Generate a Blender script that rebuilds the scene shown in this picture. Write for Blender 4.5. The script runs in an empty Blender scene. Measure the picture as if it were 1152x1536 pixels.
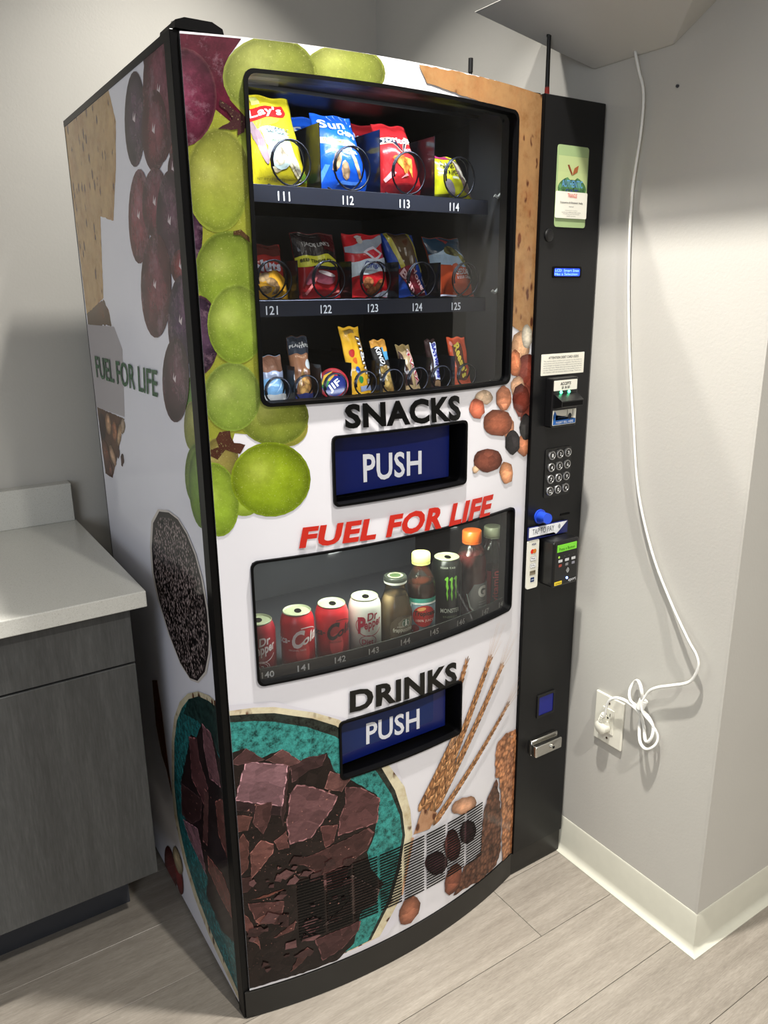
import bpy, bmesh, math, random
from mathutils import Vector, Matrix, noise
sc = bpy.context.scene
col = sc.collection
# ---------------------------------------------------------------- camera
cam_d = bpy.data.cameras.new('camera'); cam = bpy.data.objects.new('camera', cam_d); col.objects.link(cam); sc.camera = cam
cam_d.sensor_fit = 'HORIZONTAL'; cam_d.sensor_width = 36.0; cam_d.lens = 36.0*1154.706/1152.0; cam_d.clip_start = .02
cam.matrix_world = Matrix.Translation((-.4355,-1.2261,1.4554)) @ (Matrix.Rotation(-.5761,4,'Z') @ Matrix.Rotation(1.2937,4,'X') @ Matrix.Rotation(-.0106,4,'Z'))
# ---------------------------------------------------------------- world, lights, exposure
w = bpy.data.worlds.new('world'); sc.world = w; w.use_nodes = True
w.node_tree.nodes['Background'].inputs[0].default_value = (.75,.8,.9,1); w.node_tree.nodes['Background'].inputs[1].default_value = .2
def area(name, loc, aim, size, power, color=(1,1,1), shape='DISK', sy=None, spread=math.pi):
    l = bpy.data.lights.new(name,'AREA'); l.shape = shape; l.size = size; l.energy = power; l.color = color; l.spread = spread
    if sy: l.size_y = sy
    o = bpy.data.objects.new(name,l); col.objects.link(o); o.location = loc
    o.rotation_euler = (Vector(aim)-Vector(loc)).to_track_quat('-Z','Y').to_euler(); return o
WARM=(1,.955,.88)
area('downlight_near_wall', (.29,.40,2.69), (.29,.40,0), .06, 11, WARM, spread=1.7)
area('downlight_over_machine', (.36,-.3,2.69), (.36,-.3,0), .06, 22, WARM, spread=1.7)
area('downlight_in_front', (.35,-1.75,2.69), (.35,-1.75,0), .07, 36, WARM, spread=2.2)
area('fill_light_by_counter', (-1.35,-1.2,2.69), (-1.35,-1.2,0), .3, 4, (1,.98,.95), spread=2.6)  # added weak ambient fill over the counter side, no fixture there
area('fill_light_left', (-2.4,-2.2,1.7), (.2,0,1.0), 1.5, 24, (.84,.90,1.0), 'RECTANGLE', 1.3)  # added cool fill to brighten the side panel; there is no window
area('ambient_fill_behind', (-.4,-3.2,2.69), (-.4,-3.2,0), 2.2, 13, WARM, 'RECTANGLE', 1.6)  # added large soft ambient source behind the camera, not a real panel
area('fill_light_right', (1.8,-1.7,2.69), (1.8,-1.7,0), .6, 9, WARM)  # added soft overhead fill on the right, no fixture behind it
# light strips of the machine itself, apart from the added front drink fill
area('snack_light_strip', (.34,.010,1.788), (.34,.17,1.58), .5, 1.6, (.84,.92,1), 'RECTANGLE', .012, spread=2.2)
area('snack_light_strip_low', (.36,.006,1.30), (.36,.16,1.36), .5, .35, (.84,.92,1), 'RECTANGLE', .01, spread=2.4)
area('drink_light_strip', (.37,-.006,1.002), (.37,.06,.80), .56, 1.5, (.94,1,.86), 'RECTANGLE', .012)
area('drink_fill_front', (.36,-.043,.996), (.36,.0,.80), .30, 1.0, (.94,1,.86), 'RECTANGLE', .008)  # added fill that lifts the drink price numbers, not a machine part
vs = sc.view_settings; vs.view_transform = 'Standard'; vs.look = 'None'; vs.gamma = 1; vs.exposure = .26; vs.use_curve_mapping = False
sc.cycles.max_bounces = 8; sc.cycles.transparent_max_bounces = 16; sc.cycles.caustics_reflective = False; sc.cycles.caustics_refractive = False
try:
    sc.cycles.use_denoising = True
except Exception: pass
# ---------------------------------------------------------------- materials
def lin(c, a=1):
    f = lambda v: (v/255/12.92) if v/255 <= .04045 else ((v/255+.055)/1.055)**2.4
    return (f(c[0]),f(c[1]),f(c[2]),a)
class N:
    def __init__(s, name):
        s.m = bpy.data.materials.new(name); s.m.use_nodes = True; s.t = s.m.node_tree; s.b = s.t.nodes['Principled BSDF']; s.out = s.t.nodes['Material Output']
    def n(s, typ, **kw):
        x = s.t.nodes.new(typ)
        for k,v in kw.items(): setattr(x,k,v)
        return x
    def l(s, a, b): s.t.links.new(a,b)
    def coord(s, scale=(1,1,1), which='Object'):
        tc = s.n('ShaderNodeTexCoord'); mp = s.n('ShaderNodeMapping'); mp.inputs['Scale'].default_value = scale; s.l(tc.outputs[which], mp.inputs[0]); return mp.outputs[0]
    def noise(s, vec, scale, detail=4, rough=.6):
        x = s.n('ShaderNodeTexNoise'); x.inputs['Scale'].default_value = scale; x.inputs['Detail'].default_value = detail; x.inputs['Roughness'].default_value = rough; s.l(vec, x.inputs['Vector']); return x.outputs['Fac']
    def voro(s, vec, scale, feature='F1', out='Distance'):
        x = s.n('ShaderNodeTexVoronoi'); x.feature = feature; x.inputs['Scale'].default_value = scale; s.l(vec, x.inputs['Vector']); return x.outputs[out]
    def ramp(s, fac, stops):
        x = s.n('ShaderNodeValToRGB'); e = x.color_ramp.elements
        while len(e) < len(stops): e.new(.5)
        for i,(p,c) in enumerate(stops): e[i].position = p; e[i].color = c if len(c)==4 else (*c,1)
        s.l(fac, x.inputs[0]); return x.outputs[0]
    def mix(s, fac, a, b, mode='MIX'):
        x = s.n('ShaderNodeMix', data_type='RGBA', blend_type=mode)
        for inp,v in ((x.inputs[0],fac),(x.inputs[6],a),(x.inputs[7],b)):
            if isinstance(v,(int,float)): inp.default_value = v
            elif isinstance(v,tuple): inp.default_value = v if len(v)==4 else (*v,1)
            else: s.l(v, inp)
        return x.outputs[2]
    def bump(s, h, strength=.1, dist=.002):
        x = s.n('ShaderNodeBump'); x.inputs['Strength'].default_value = strength; x.inputs['Distance'].default_value = dist; s.l(h, x.inputs['Height']); s.l(x.outputs[0], s.b.inputs['Normal'])
    def set(s, rough=.5, metal=0, spec=None, coat=None, **kw):
        s.b.inputs['Roughness'].default_value = rough; s.b.inputs['Metallic'].default_value = metal
        if spec is not None: s.b.inputs['Specular IOR Level'].default_value = spec
        if coat: s.b.inputs['Coat Weight'].default_value = coat; s.b.inputs['Coat Roughness'].default_value = .05
        return s
def plain(name, c, rough=.5, metal=0, var=.06, nscale=40, bump=0, spec=None, coat=None):
    k = N(name); v = k.coord(); nz = k.noise(v, nscale)
    g = k.ramp(nz, [(.3,(1-var,)*3),(.7,(1+var,)*3)])
    k.l(k.mix(1.0, lin(c), g, 'MULTIPLY'), k.b.inputs['Base Color']); k.set(rough, metal, spec, coat=coat)
    if bump: k.bump(nz, bump)
    return k.m
def printed(name, mode, rough=.12, coat=.2, spec=.5):
    k = N(name); at = k.n('ShaderNodeAttribute', attribute_name='Col'); c = at.outputs['Color']; v = k.coord()
    g = lambda x: (x,x,x)
    if mode == 'ink': r = c; k.noise(v,30)
    elif mode == 'grape':
        a = k.ramp(k.noise(v,28,5,.7), [(.32,g(.78)),(.72,g(1.22))]); r = k.mix(1.0,c,a,'MULTIPLY')
        r = k.mix(k.ramp(k.noise(v,420,2),[(.62,g(0)),(.72,g(.22))]), r, lin((225,225,150)))
    elif mode == 'bloom':
        a = k.ramp(k.noise(v,30,6,.75), [(.42,g(.7)),(.62,g(1.35))]); r = k.mix(1.0,c,a,'MULTIPLY')
        r = k.mix(k.ramp(k.noise(v,16,8,.8),[(.52,g(0)),(.64,g(.42))]), r, lin((150,120,134)))
    elif mode == 'cracker':
        a = k.ramp(k.noise(v,22,7,.7), [(.3,(.72,.62,.5)),(.5,(1,1,1)),(.72,(1.2,1.2,1.15))]); r = k.mix(1.0,c,a,'MULTIPLY')
        sp = k.ramp(k.voro(k.coord((1,1,.55)),46), [(.22,g(1)),(.34,g(0))]); gate = k.ramp(k.noise(v,23,2),[(.46,g(0)),(.52,g(1))])
        r = k.mix(k.mix(1.0,sp,gate,'MULTIPLY'), r, lin((84,50,34)))
        r = k.mix(k.ramp(k.noise(v,13,5,.7),[(.5,g(0)),(.72,g(.4))]), r, lin((150,84,44)))
    elif mode == 'teal':
        a = k.ramp(k.noise(v,70,9,.8), [(.38,g(.12)),(.5,g(.75)),(.66,g(1.4))]); r = k.mix(1.0,c,a,'MULTIPLY')
        r = k.mix(k.ramp(k.noise(v,11,4,.6),[(.55,g(0)),(.75,g(.55))]), r, lin((36,52,50)))
    elif mode == 'choc':
        fc = k.n('ShaderNodeSeparateColor'); k.l(k.voro(k.coord((1,1,1.3)),34,out='Color'),fc.inputs[0]); c = k.mix(1.0,c,k.ramp(fc.outputs[0],[(0,g(.72)),(1,g(1.3))]),'MULTIPLY')
        a = k.ramp(k.noise(k.coord((1,1,2.2)),55,8,.75), [(.32,g(.7)),(.6,g(1.1)),(.78,g(1.6))]); r = k.mix(1.0,c,a,'MULTIPLY')
        r = k.mix(k.ramp(k.noise(v,240,3),[(.68,g(0)),(.74,g(.45))]), r, lin((168,118,108)))
    elif mode == 'seeds':
        vv = k.coord((1,1.5,.75)); x = k.voro(vv,210,out='Color'); sep = k.n('ShaderNodeSeparateColor'); k.l(x,sep.inputs[0])
        a = k.ramp(sep.outputs[0],[(.0,(.25,.22,.22)),(.5,(.6,.55,.55)),(.62,(3.5,3.6,3.6)),(.85,(24,25,25))]); r = k.mix(1.0,c,a,'MULTIPLY')
        e = k.ramp(k.voro(vv,210),[(.35,g(1)),(.65,g(.2))]); r = k.mix(1.0,r,e,'MULTIPLY')
    elif mode == 'flakes':
        x = k.voro(v,95,out='Color'); sep = k.n('ShaderNodeSeparateColor'); k.l(x,sep.inputs[0])
        a = k.ramp(sep.outputs[0],[(.0,(.55,.45,.4)),(.5,(1,1,1)),(1,(1.5,1.45,1.3))]); r = k.mix(1.0,c,a,'MULTIPLY')
        e = k.ramp(k.voro(v,95),[(.3,g(1)),(.75,g(.4))]); r = k.mix(1.0,r,e,'MULTIPLY')
    elif mode == 'foil':
        a = k.ramp(k.noise(v,45,4,.6),[(.3,g(.86)),(.7,g(1.14))]); r = k.mix(1.0,c,a,'MULTIPLY'); k.bump(k.noise(k.coord((1,1,.5)),38,5,.6),.55,.006)
    k.l(r, k.b.inputs['Base Color']); k.set(rough, 0, .22 if rough < .25 else spec, None if mode != 'foil' else coat); return k.m
M = {}
M['ink'] = printed('printed_ink','ink'); M['matte_ink'] = printed('matte_printed_ink','ink',.6,0,.3)
M['green'] = printed('printed_green_grapes','grape'); M['purple'] = printed('printed_dark_grapes','bloom')
M['cracker'] = printed('printed_cracker','cracker'); M['teal'] = printed('printed_teal_glaze','teal'); M['choc'] = printed('printed_chocolate','choc')
M['seeds'] = printed('printed_seeds','seeds'); M['flakes'] = printed('printed_flakes','flakes'); M['foil'] = printed('foil_wrapper','foil',.24,.3)
M['wrap'] = plain('glossy_white_vinyl_wrap',(214,213,219),.14,0,.012,6,spec=.4)
M['wrap_side'] = plain('glossy_white_side_wrap',(228,229,240),.07,0,.012,6,spec=.22)
M['black_gloss'] = plain('gloss_black_enamel',(8,8,9),.3,0,.05,50,spec=.14)
M['black'] = plain('satin_black_paint',(15,15,16),.4,0,.07,160,bump=.04,spec=.35)
M['kick'] = plain('grey_black_kick_paint',(34,33,31),.35,0,.05,60,spec=.3)
M['rubber'] = plain('black_rubber_gasket',(3,3,4),.5,0,.1,80,spec=.12)
M['liner'] = plain('dark_navy_liner',(11,12,17),.4,0,.1,12)
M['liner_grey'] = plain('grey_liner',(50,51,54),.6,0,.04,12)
M['drink_liner'] = plain('slate_liner',(74,76,84),.6,0,.15,9)
M['tray'] = plain('navy_tray_enamel',(30,34,46),.35,0,.05,30)
M['wire'] = plain('dark_coil_steel',(52,54,62),.25,.9,.05,90)
M['chrome'] = plain('brushed_chrome',(196,194,188),.2,1,.05,120)
M['can_top'] = plain('aluminium_can_lid',(150,156,128),.45,0,.06,90)
M['blue_flap'] = plain('deep_blue_flap',(8,24,92),.3,0,.04,20,coat=.2)
M['blue_knob'] = plain('bright_blue_plastic',(36,72,190),.35,0,.04,40)
M['blue_pocket'] = plain('dark_blue_plastic',(22,30,120),.35,0,.04,40)
M['white_plastic'] = plain('white_plastic',(222,220,208),.35,0,.02,40)
M['cord'] = plain('white_cord_vinyl',(226,226,222),.4,0,.02,60)
M['red_plastic'] = plain('red_plastic',(200,50,40),.4,0,.05,60)
M['black_plastic'] = plain('black_plastic',(14,14,15),.35,0,.08,70)
def wallmat(name, c, bstr=.22, nscale=170):
    k = N(name); v = k.coord(); a = k.ramp(k.noise(v,2.5,3),[(.3,(.97,.97,.97)),(.7,(1.02,1.02,1.02))])
    k.l(k.mix(1.0, lin(c), a, 'MULTIPLY'), k.b.inputs['Base Color']); k.set(.62,0,.35); k.bump(k.noise(v,nscale,3,.6),bstr,.0012); return k.m
M['wall'] = wallmat('eggshell_grey_wall',(186,184,178)); M['ceiling'] = wallmat('white_ceiling',(225,224,220),.1)
M['box'] = wallmat('painted_box_grey',(196,195,190),.12,120)
M['cove'] = plain('vinyl_cove_base',(194,193,180),.38,0,.03,25)
def woodmat(name, ca, cb, axis, rough=.45, sc1=(1,1,1), fine=260, bstr=.08):
    k = N(name); v = k.coord(sc1); oi = k.n('ShaderNodeObjectInfo')
    va = k.n('ShaderNodeVectorMath', operation='ADD'); mul = k.n('ShaderNodeVectorMath', operation='SCALE'); mul.inputs['Scale'].default_value = 17.0
    cx = k.n('ShaderNodeCombineXYZ'); 
    for i in range(3): k.l(oi.outputs['Random'], cx.inputs[i])
    k.l(cx.outputs[0], mul.inputs[0]); k.l(v, va.inputs[0]); k.l(mul.outputs[0], va.inputs[1]); v2 = va.outputs[0]
    n1 = k.noise(v2,3.2,8,.72); n2 = k.noise(v2,fine/7,6,.75)
    f = k.mix(.5, n1, n2); r = k.ramp(f,[(.36,lin(ca)),(.5,lin(tuple((a+b)/2 for a,b in zip(ca,cb)))),(.64,lin(cb))])
    tone = k.n('ShaderNodeMapRange'); k.l(oi.outputs['Random'],tone.inputs[0]); tone.inputs[3].default_value=.93; tone.inputs[4].default_value=1.06
    cc = k.n('ShaderNodeCombineColor'); [k.l(tone.outputs[0],cc.inputs[i]) for i in range(3)]
    k.l(k.mix(1.0,r,cc.outputs[0],'MULTIPLY'), k.b.inputs['Base Color']); k.set(rough,0,.4); k.bump(n2,bstr*.5,.0006); return k.m
M['plank'] = woodmat('pale_grey_oak_vinyl',(120,113,104),(158,151,141),'x',.3,(1.2,13,13),300)
M['cabinet'] = woodmat('grey_woodgrain_laminate',(56,57,57),(80,81,81),'z',.45,(8,8,.7),240)
M['toe'] = plain('dark_toe_kick',(56,58,64),.5,0,.05,30)
def quartz():
    k = N('speckled_quartz'); v = k.coord(); sp = k.ramp(k.voro(v,420),[(.16,(1,1,1)),(.3,(0,0,0))]); gt = k.ramp(k.noise(v,300,2),[(.5,(0,0,0)),(.58,(1,1,1))])
    c = k.mix(k.ramp(k.noise(v,380,3),[(.3,(0,0,0)),(.7,(1,1,1))]), lin((192,192,186)), lin((204,204,198)))
    k.l(k.mix(k.mix(1.0,sp,gt,'MULTIPLY'), c, lin((150,146,136))), k.b.inputs['Base Color']); k.set(.22,0,.5); return k.m
M['quartz'] = quartz()
def emis(name, c, s):
    k = N(name); v = k.coord(); a = k.ramp(k.noise(v,60,2),[(.2,(.9,.9,.9)),(.8,(1.05,1.05,1.05))]); r = k.mix(1.0, lin(c), a, 'MULTIPLY')
    k.l(r, k.b.inputs['Base Color']); k.l(r, k.b.inputs['Emission Color']); k.b.inputs['Emission Strength'].default_value = s; return k.m
M['lcd'] = emis('blue_backlit_screen',(30,70,235),1.2); M['lcd_text'] = emis('pale_screen_text',(140,190,255),1.2)
M['green_lcd'] = emis('green_backlit_screen',(96,170,40),.5); M['green_led'] = emis('green_led',(90,255,180),4); M['blue_led'] = emis('blue_led',(120,150,255),6)
def clearmat(name, tint, gl=1.0, rough=.02, ior=1.5, haze=0.0, hazec=(60,64,74)):
    k = N(name); k.t.nodes.remove(k.b); tr = k.n('ShaderNodeBsdfTransparent'); g = k.n('ShaderNodeBsdfGlossy'); fr = k.n('ShaderNodeFresnel'); mx = k.n('ShaderNodeMixShader')
    v = k.coord(); tint_n = k.ramp(k.noise(v,5,2),[(.2,tint),(.8,tuple(min(1,x*1.03) for x in tint))]); k.l(tint_n, tr.inputs[0]); g.inputs['Roughness'].default_value = rough; g.inputs[0].default_value = (gl,gl,gl,1); fr.inputs[0].default_value = ior
    a = tr.outputs[0]
    if haze:
        d = k.n('ShaderNodeBsdfDiffuse'); d.inputs[0].default_value = lin(hazec); m2 = k.n('ShaderNodeMixShader'); m2.inputs[0].default_value = haze; k.l(a,m2.inputs[1]); k.l(d.outputs[0],m2.inputs[2]); a = m2.outputs[0]
    k.l(fr.outputs[0], mx.inputs[0]); k.l(a, mx.inputs[1]); k.l(g.outputs[0], mx.inputs[2]); k.l(mx.outputs[0], k.out.inputs[0]); return k.m
M['glass'] = clearmat('window_glass',(.95,.96,.97),1,.01,1.45)
M['drink_glass'] = clearmat('drink_window_glass',(.93,.94,.94),1,.01,1.45,.06,(130,130,135))
M['pet'] = clearmat('clear_bottle_plastic',(.93,.93,.9),1,.06,1.45,.05,(130,130,120))
M['clear_plate'] = clearmat('clear_divider',(.18,.19,.22),1,.12,1.35,.25,(34,36,44))
M['juice'] = plain('amber_juice',(120,52,30),.12,0,.1,30,coat=.5)
M['red_drink'] = plain('red_sports_drink',(138,52,52),.12,0,.08,20,coat=.5)
M['coffee'] = plain('milky_coffee',(206,172,122),.12,0,.06,20,coat=.5)
M['pink_drink'] = plain('dark_red_drink',(84,28,34),.12,0,.08,20,coat=.5)
# ---------------------------------------------------------------- mesh helpers
def wl(o):
    v = Vector((0,0,0))
    while o: v = v + o.location; o = o.parent
    return v
def obj(name, bm, mat, parent=None, world=True, smooth=False, shift=None):
    """one mesh object; world=True: the mesh was drawn in world metres"""
    if world and parent: bmesh.ops.translate(bm, vec=-wl(parent), verts=bm.verts)
    if shift is not None: bmesh.ops.translate(bm, vec=-Vector(shift), verts=bm.verts)
    me = bpy.data.meshes.new(name); bm.to_mesh(me); bm.free()
    if isinstance(mat,str): mat = M[mat]
    me.materials.append(mat)
    if smooth:
        for p in me.polygons: p.use_smooth = True
        if smooth != 'all': me.set_sharp_from_angle(angle=math.radians(38))
    o = bpy.data.objects.new(name, me); col.objects.link(o); o.parent = parent
    if shift is not None: o.location = shift
    return o
def thing(name, label, cat, loc=(0,0,0), rot=(0,0,0), group=None):
    o = bpy.data.objects.new(name,None); o.empty_display_size = .05; col.objects.link(o); o.location = loc; o.rotation_euler = rot
    o['label'] = label; o['category'] = cat
    if group: o['group'] = group
    return o
def tag(o, label, cat, group=None):
    o['label'] = label; o['category'] = cat
    if group: o['group'] = group
    return o
def structure(o): o['kind'] = 'structure'; return o
def stuff(o): o['kind'] = 'stuff'; return o
def B(): return bmesh.new()
def bx(bm, x0,x1,y0,y1,z0,z1, bev=0, seg=1):
    r = bmesh.ops.create_cube(bm, size=1); vs_ = r['verts']
    for v in vs_: v.co = Vector((x0+(v.co.x+.5)*(x1-x0), y0+(v.co.y+.5)*(y1-y0), z0+(v.co.z+.5)*(z1-z0)))
    if bev:
        es = list({e for v in vs_ for e in v.link_edges}); bmesh.ops.bevel(bm, geom=es, offset=bev, segments=seg, affect='EDGES', profile=.5)
    return bm
def box(name, x0,x1,y0,y1,z0,z1, mat, parent=None, bev=0, seg=1, **k): return obj(name, bx(B(),x0,x1,y0,y1,z0,z1,bev,seg), mat, parent, **k)
def cyl(bm, p0, p1, r0, r1=None, seg=20, caps=True):
    r1 = r0 if r1 is None else r1; p0 = Vector(p0); p1 = Vector(p1); d = p1-p0
    m = Matrix.Translation((p0+p1)/2) @ d.to_track_quat('Z','Y').to_matrix().to_4x4()
    bmesh.ops.create_cone(bm, cap_ends=caps, segments=seg, radius1=r0, radius2=r1, depth=d.length, matrix=m); return bm
def lathe(bm, prof, seg=28, c=(0,0,0)):
    rings = []
    for r,z in prof: rings.append([bm.verts.new((c[0]+r*math.cos(2*math.pi*i/seg), c[1]+r*math.sin(2*math.pi*i/seg), c[2]+z)) for i in range(seg)])
    for a,b in zip(rings,rings[1:]):
        for i in range(seg): bm.faces.new((a[i],a[(i+1)%seg],b[(i+1)%seg],b[i]))
    bm.faces.new(rings[0][::-1]); bm.faces.new(rings[-1]); return bm
def smoothpath(pts, sub=5):
    P = [Vector(p) for p in pts]; out = []
    for i in range(len(P)-1):
        a = P[max(i-1,0)]; b = P[i]; c = P[i+1]; d = P[min(i+2,len(P)-1)]
        for k in range(sub):
            t = k/sub; out.append(.5*((2*b)+(c-a)*t+(2*a-5*b+4*c-d)*t*t+(3*b-a-3*c+d)*t**3))
    return out+[P[-1]]
def tube(bm, pts, r, seg=8, flat=1.0):
    rings = []; up = Vector((.13,.2,1)).normalized(); prev = None
    for i,p in enumerate(pts):
        t = (pts[min(i+1,len(pts)-1)]-pts[max(i-1,0)]).normalized()
        if prev is None: a = t.cross(up).normalized()
        else: a = (prev - t*prev.dot(t)).normalized()
        prev = a; b = t.cross(a)
        rings.append([bm.verts.new(p + a*r*math.cos(2*math.pi*k/seg) + b*r*flat*math.sin(2*math.pi*k/seg)) for k in range(seg)])
    for A,Bq in zip(rings,rings[1:]):
        for k in range(seg): bm.faces.new((A[k],A[(k+1)%seg],Bq[(k+1)%seg],Bq[k]))
    bm.faces.new(rings[0][::-1]); bm.faces.new(rings[-1]); return bm
def extr(bm, pts2, place, t):
    """prism: outline pts2 mapped by place(u,v,d) from d=0 to d=t"""
    a = [bm.verts.new(place(u,v,0)) for u,v in pts2]; b = [bm.verts.new(place(u,v,t)) for u,v in pts2]; n = len(a)
    bm.faces.new(a); bm.faces.new(b[::-1])
    for i in range(n): bm.faces.new((a[i],b[i],b[(i+1)%n],a[(i+1)%n]))
    bmesh.ops.recalc_face_normals(bm, faces=bm.faces); return bm
def rrect(x0,x1,z0,z1,r,n=5):
    o = []
    for cx,cz,a0 in ((x1-r,z1-r,0),(x0+r,z1-r,90),(x0+r,z0+r,180),(x1-r,z0+r,270)):
        for i in range(n+1):
            a = math.radians(a0+90*i/n); o.append((cx+r*math.cos(a), cz+r*math.sin(a)))
    return o
def ell(cx,cy,rx,ry,ang=0,n=20):
    a = math.radians(ang); return [(cx+rx*math.cos(t)*math.cos(a)-ry*math.sin(t)*math.sin(a), cy+rx*math.cos(t)*math.sin(a)+ry*math.sin(t)*math.cos(a)) for t in [2*math.pi*i/n for i in range(n)]]
def fit(pts):
    """moments of an outline: centre and axes, to shade a printed round shape from its middle"""
    n = len(pts); cx = sum(p[0] for p in pts)/n; cy = sum(p[1] for p in pts)/n
    a = sum((p[0]-cx)**2 for p in pts)/n*2; b = sum((p[0]-cx)*(p[1]-cy) for p in pts)/n*2; c = sum((p[1]-cy)**2 for p in pts)/n*2
    det = max(a*c-b*b,1e-16); return cx,cy,(c/det,-b/det,a/det)
def decal(name, parent, surf, polys, off, mat, colr, step=None, hole=None, clip=None, rings=0, world=True):
    """flat print laid on a surface: outlines in the surface's own two coordinates"""
    bm = B()
    for pts in polys:
        if rings:
            cx,cy,_ = fit(pts); n = len(pts); prev = None
            fr = [i/rings for i in range(1,rings+1)]
            c0 = bm.verts.new((cx,cy,0))
            for f in fr:
                cur = [bm.verts.new((cx+(x-cx)*f, cy+(y-cy)*f, 0)) for x,y in pts]
                for i in range(n):
                    if prev is None: bm.faces.new((c0,cur[i],cur[(i+1)%n]))
                    else: bm.faces.new((prev[i],cur[i],cur[(i+1)%n],prev[(i+1)%n]))
                prev = cur
        else:
            bm.faces.new([bm.verts.new((x,y,0)) for x,y in pts])
    def cut(co,no,clear=False):
        bmesh.ops.bisect_plane(bm, geom=bm.verts[:]+bm.edges[:]+bm.faces[:], dist=1e-7, plane_co=co, plane_no=no, clear_outer=clear)
    if clip:
        x0,x1,z0,z1 = clip
        cut((x0,0,0),(-1,0,0),True); cut((x1,0,0),(1,0,0),True); cut((0,z0,0),(0,-1,0),True); cut((0,z1,0),(0,1,0),True)
    for h in (hole or []):
        x0,x1,z0,z1 = h
        if not bm.verts: break
        mx0 = min(v.co.x for v in bm.verts); mx1 = max(v.co.x for v in bm.verts); mz0 = min(v.co.y for v in bm.verts); mz1 = max(v.co.y for v in bm.verts)
        if mx1<x0 or mx0>x1 or mz1<z0 or mz0>z1: continue
        cut((x0,0,0),(-1,0,0)); cut((x1,0,0),(1,0,0)); cut((0,z0,0),(0,-1,0)); cut((0,z1,0),(0,1,0))
        dead = [f for f in bm.faces if x0 < f.calc_center_median().x < x1 and z0 < f.calc_center_median().y < z1]
        bmesh.ops.delete(bm, geom=dead, context='FACES')
    if not bm.faces: bm.free(); return None
    if step:
        for ax in (0,1):
            s = step[ax]
            if not s: continue
            lo = min(v.co[ax] for v in bm.verts); hi = max(v.co[ax] for v in bm.verts); k = math.ceil(lo/s)
            while k*s < hi-1e-6:
                if k*s > lo+1e-6:
                    co = [0,0,0]; co[ax] = k*s; no = [0,0,0]; no[ax] = 1; cut(co,no)
                k += 1
    bmesh.ops.triangulate(bm, faces=bm.faces[:])
    lay = bm.verts.layers.float_color.new('Col')
    fn = colr if callable(colr) else (lambda u,v,c=lin(colr): c)
    for v in bm.verts:
        u,t = v.co.x,v.co.y; v[lay] = fn(u,t); v.co = surf(u,t,off)
    return obj(name, bm, mat, parent, world)
_tc = {}
def textmesh(s, bold):
    if (s,bold) in _tc: return _tc[(s,bold)]
    cu = bpy.data.curves.new('lettering','FONT'); cu.body = s; cu.size = 1; cu.resolution_u = 3; cu.offset = bold; cu.space_character = 1+max(0,bold)*1.6; cu.fill_mode = 'BOTH'
    o = bpy.data.objects.new('lettering',cu); col.objects.link(o); bpy.context.view_layer.update()
    me = bpy.data.meshes.new_from_object(o.evaluated_get(bpy.context.evaluated_depsgraph_get()))
    vs_ = [(v.co.x,v.co.y) for v in me.vertices]; fs = [tuple(p.vertices) for p in me.polygons]
    bpy.data.objects.remove(o); bpy.data.curves.remove(cu); bpy.data.meshes.remove(me)
    if vs_:
        x0 = min(v[0] for v in vs_); x1 = max(v[0] for v in vs_); y0 = min(v[1] for v in vs_); y1 = max(v[1] for v in vs_)
        vs_ = [((x-x0)/(x1-x0),(y-y0)/(y1-y0)) for x,y in vs_]
    _tc[(s,bold)] = (vs_,fs); return vs_,fs
def text(parent, surf, s, quad, off, colr, mat='ink', bold=.02, step=None, world=True, name='lettering', clip=None):
    """quad: bottom-left, bottom-right, top-left, top-right in surface coordinates"""
    vs_,fs = textmesh(s,bold); bl,br,tl,tr = quad; bm = B(); V = []
    for a,b in vs_:
        u = (bl[0]*(1-a)+br[0]*a)*(1-b)+(tl[0]*(1-a)+tr[0]*a)*b; v = (bl[1]*(1-a)+br[1]*a)*(1-b)+(tl[1]*(1-a)+tr[1]*a)*b
        V.append(bm.verts.new((u,v,0)))
    for f in fs:
        try: bm.faces.new([V[i] for i in f])
        except ValueError: pass
    if step or clip:
        def cut(ax,p,clear=0):
            co=[0,0,0]; co[ax]=p; no=[0,0,0]; no[ax]=clear or 1; bmesh.ops.bisect_plane(bm, geom=bm.verts[:]+bm.edges[:]+bm.faces[:], dist=1e-7, plane_co=co, plane_no=no, clear_outer=bool(clear))
        if clip:
            cut(0,clip[0],-1); cut(0,clip[1],1)
        if step:
            for ax in (0,1):
                if not step[ax] or not bm.verts: continue
                lo = min(v.co[ax] for v in bm.verts); hi = max(v.co[ax] for v in bm.verts); k = math.ceil(lo/step[ax])
                while k*step[ax] < hi:
                    cut(ax,k*step[ax]); k += 1
    bmesh.ops.triangulate(bm, faces=bm.faces[:]); lay = bm.verts.layers.float_color.new('Col'); c = lin(colr)
    for v in bm.verts: u,t = v.co.x,v.co.y; v[lay] = c; v.co = surf(u,t,off)
    return obj(name, bm, mat, parent, world)
def q(x0,x1,z0,z1,sh=0): return ((x0,z0),(x1,z0),(x0+sh,z1),(x1+sh,z1))
def lerp(a,b,t): return tuple(x+(y-x)*t for x,y in zip(a,b))
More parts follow.
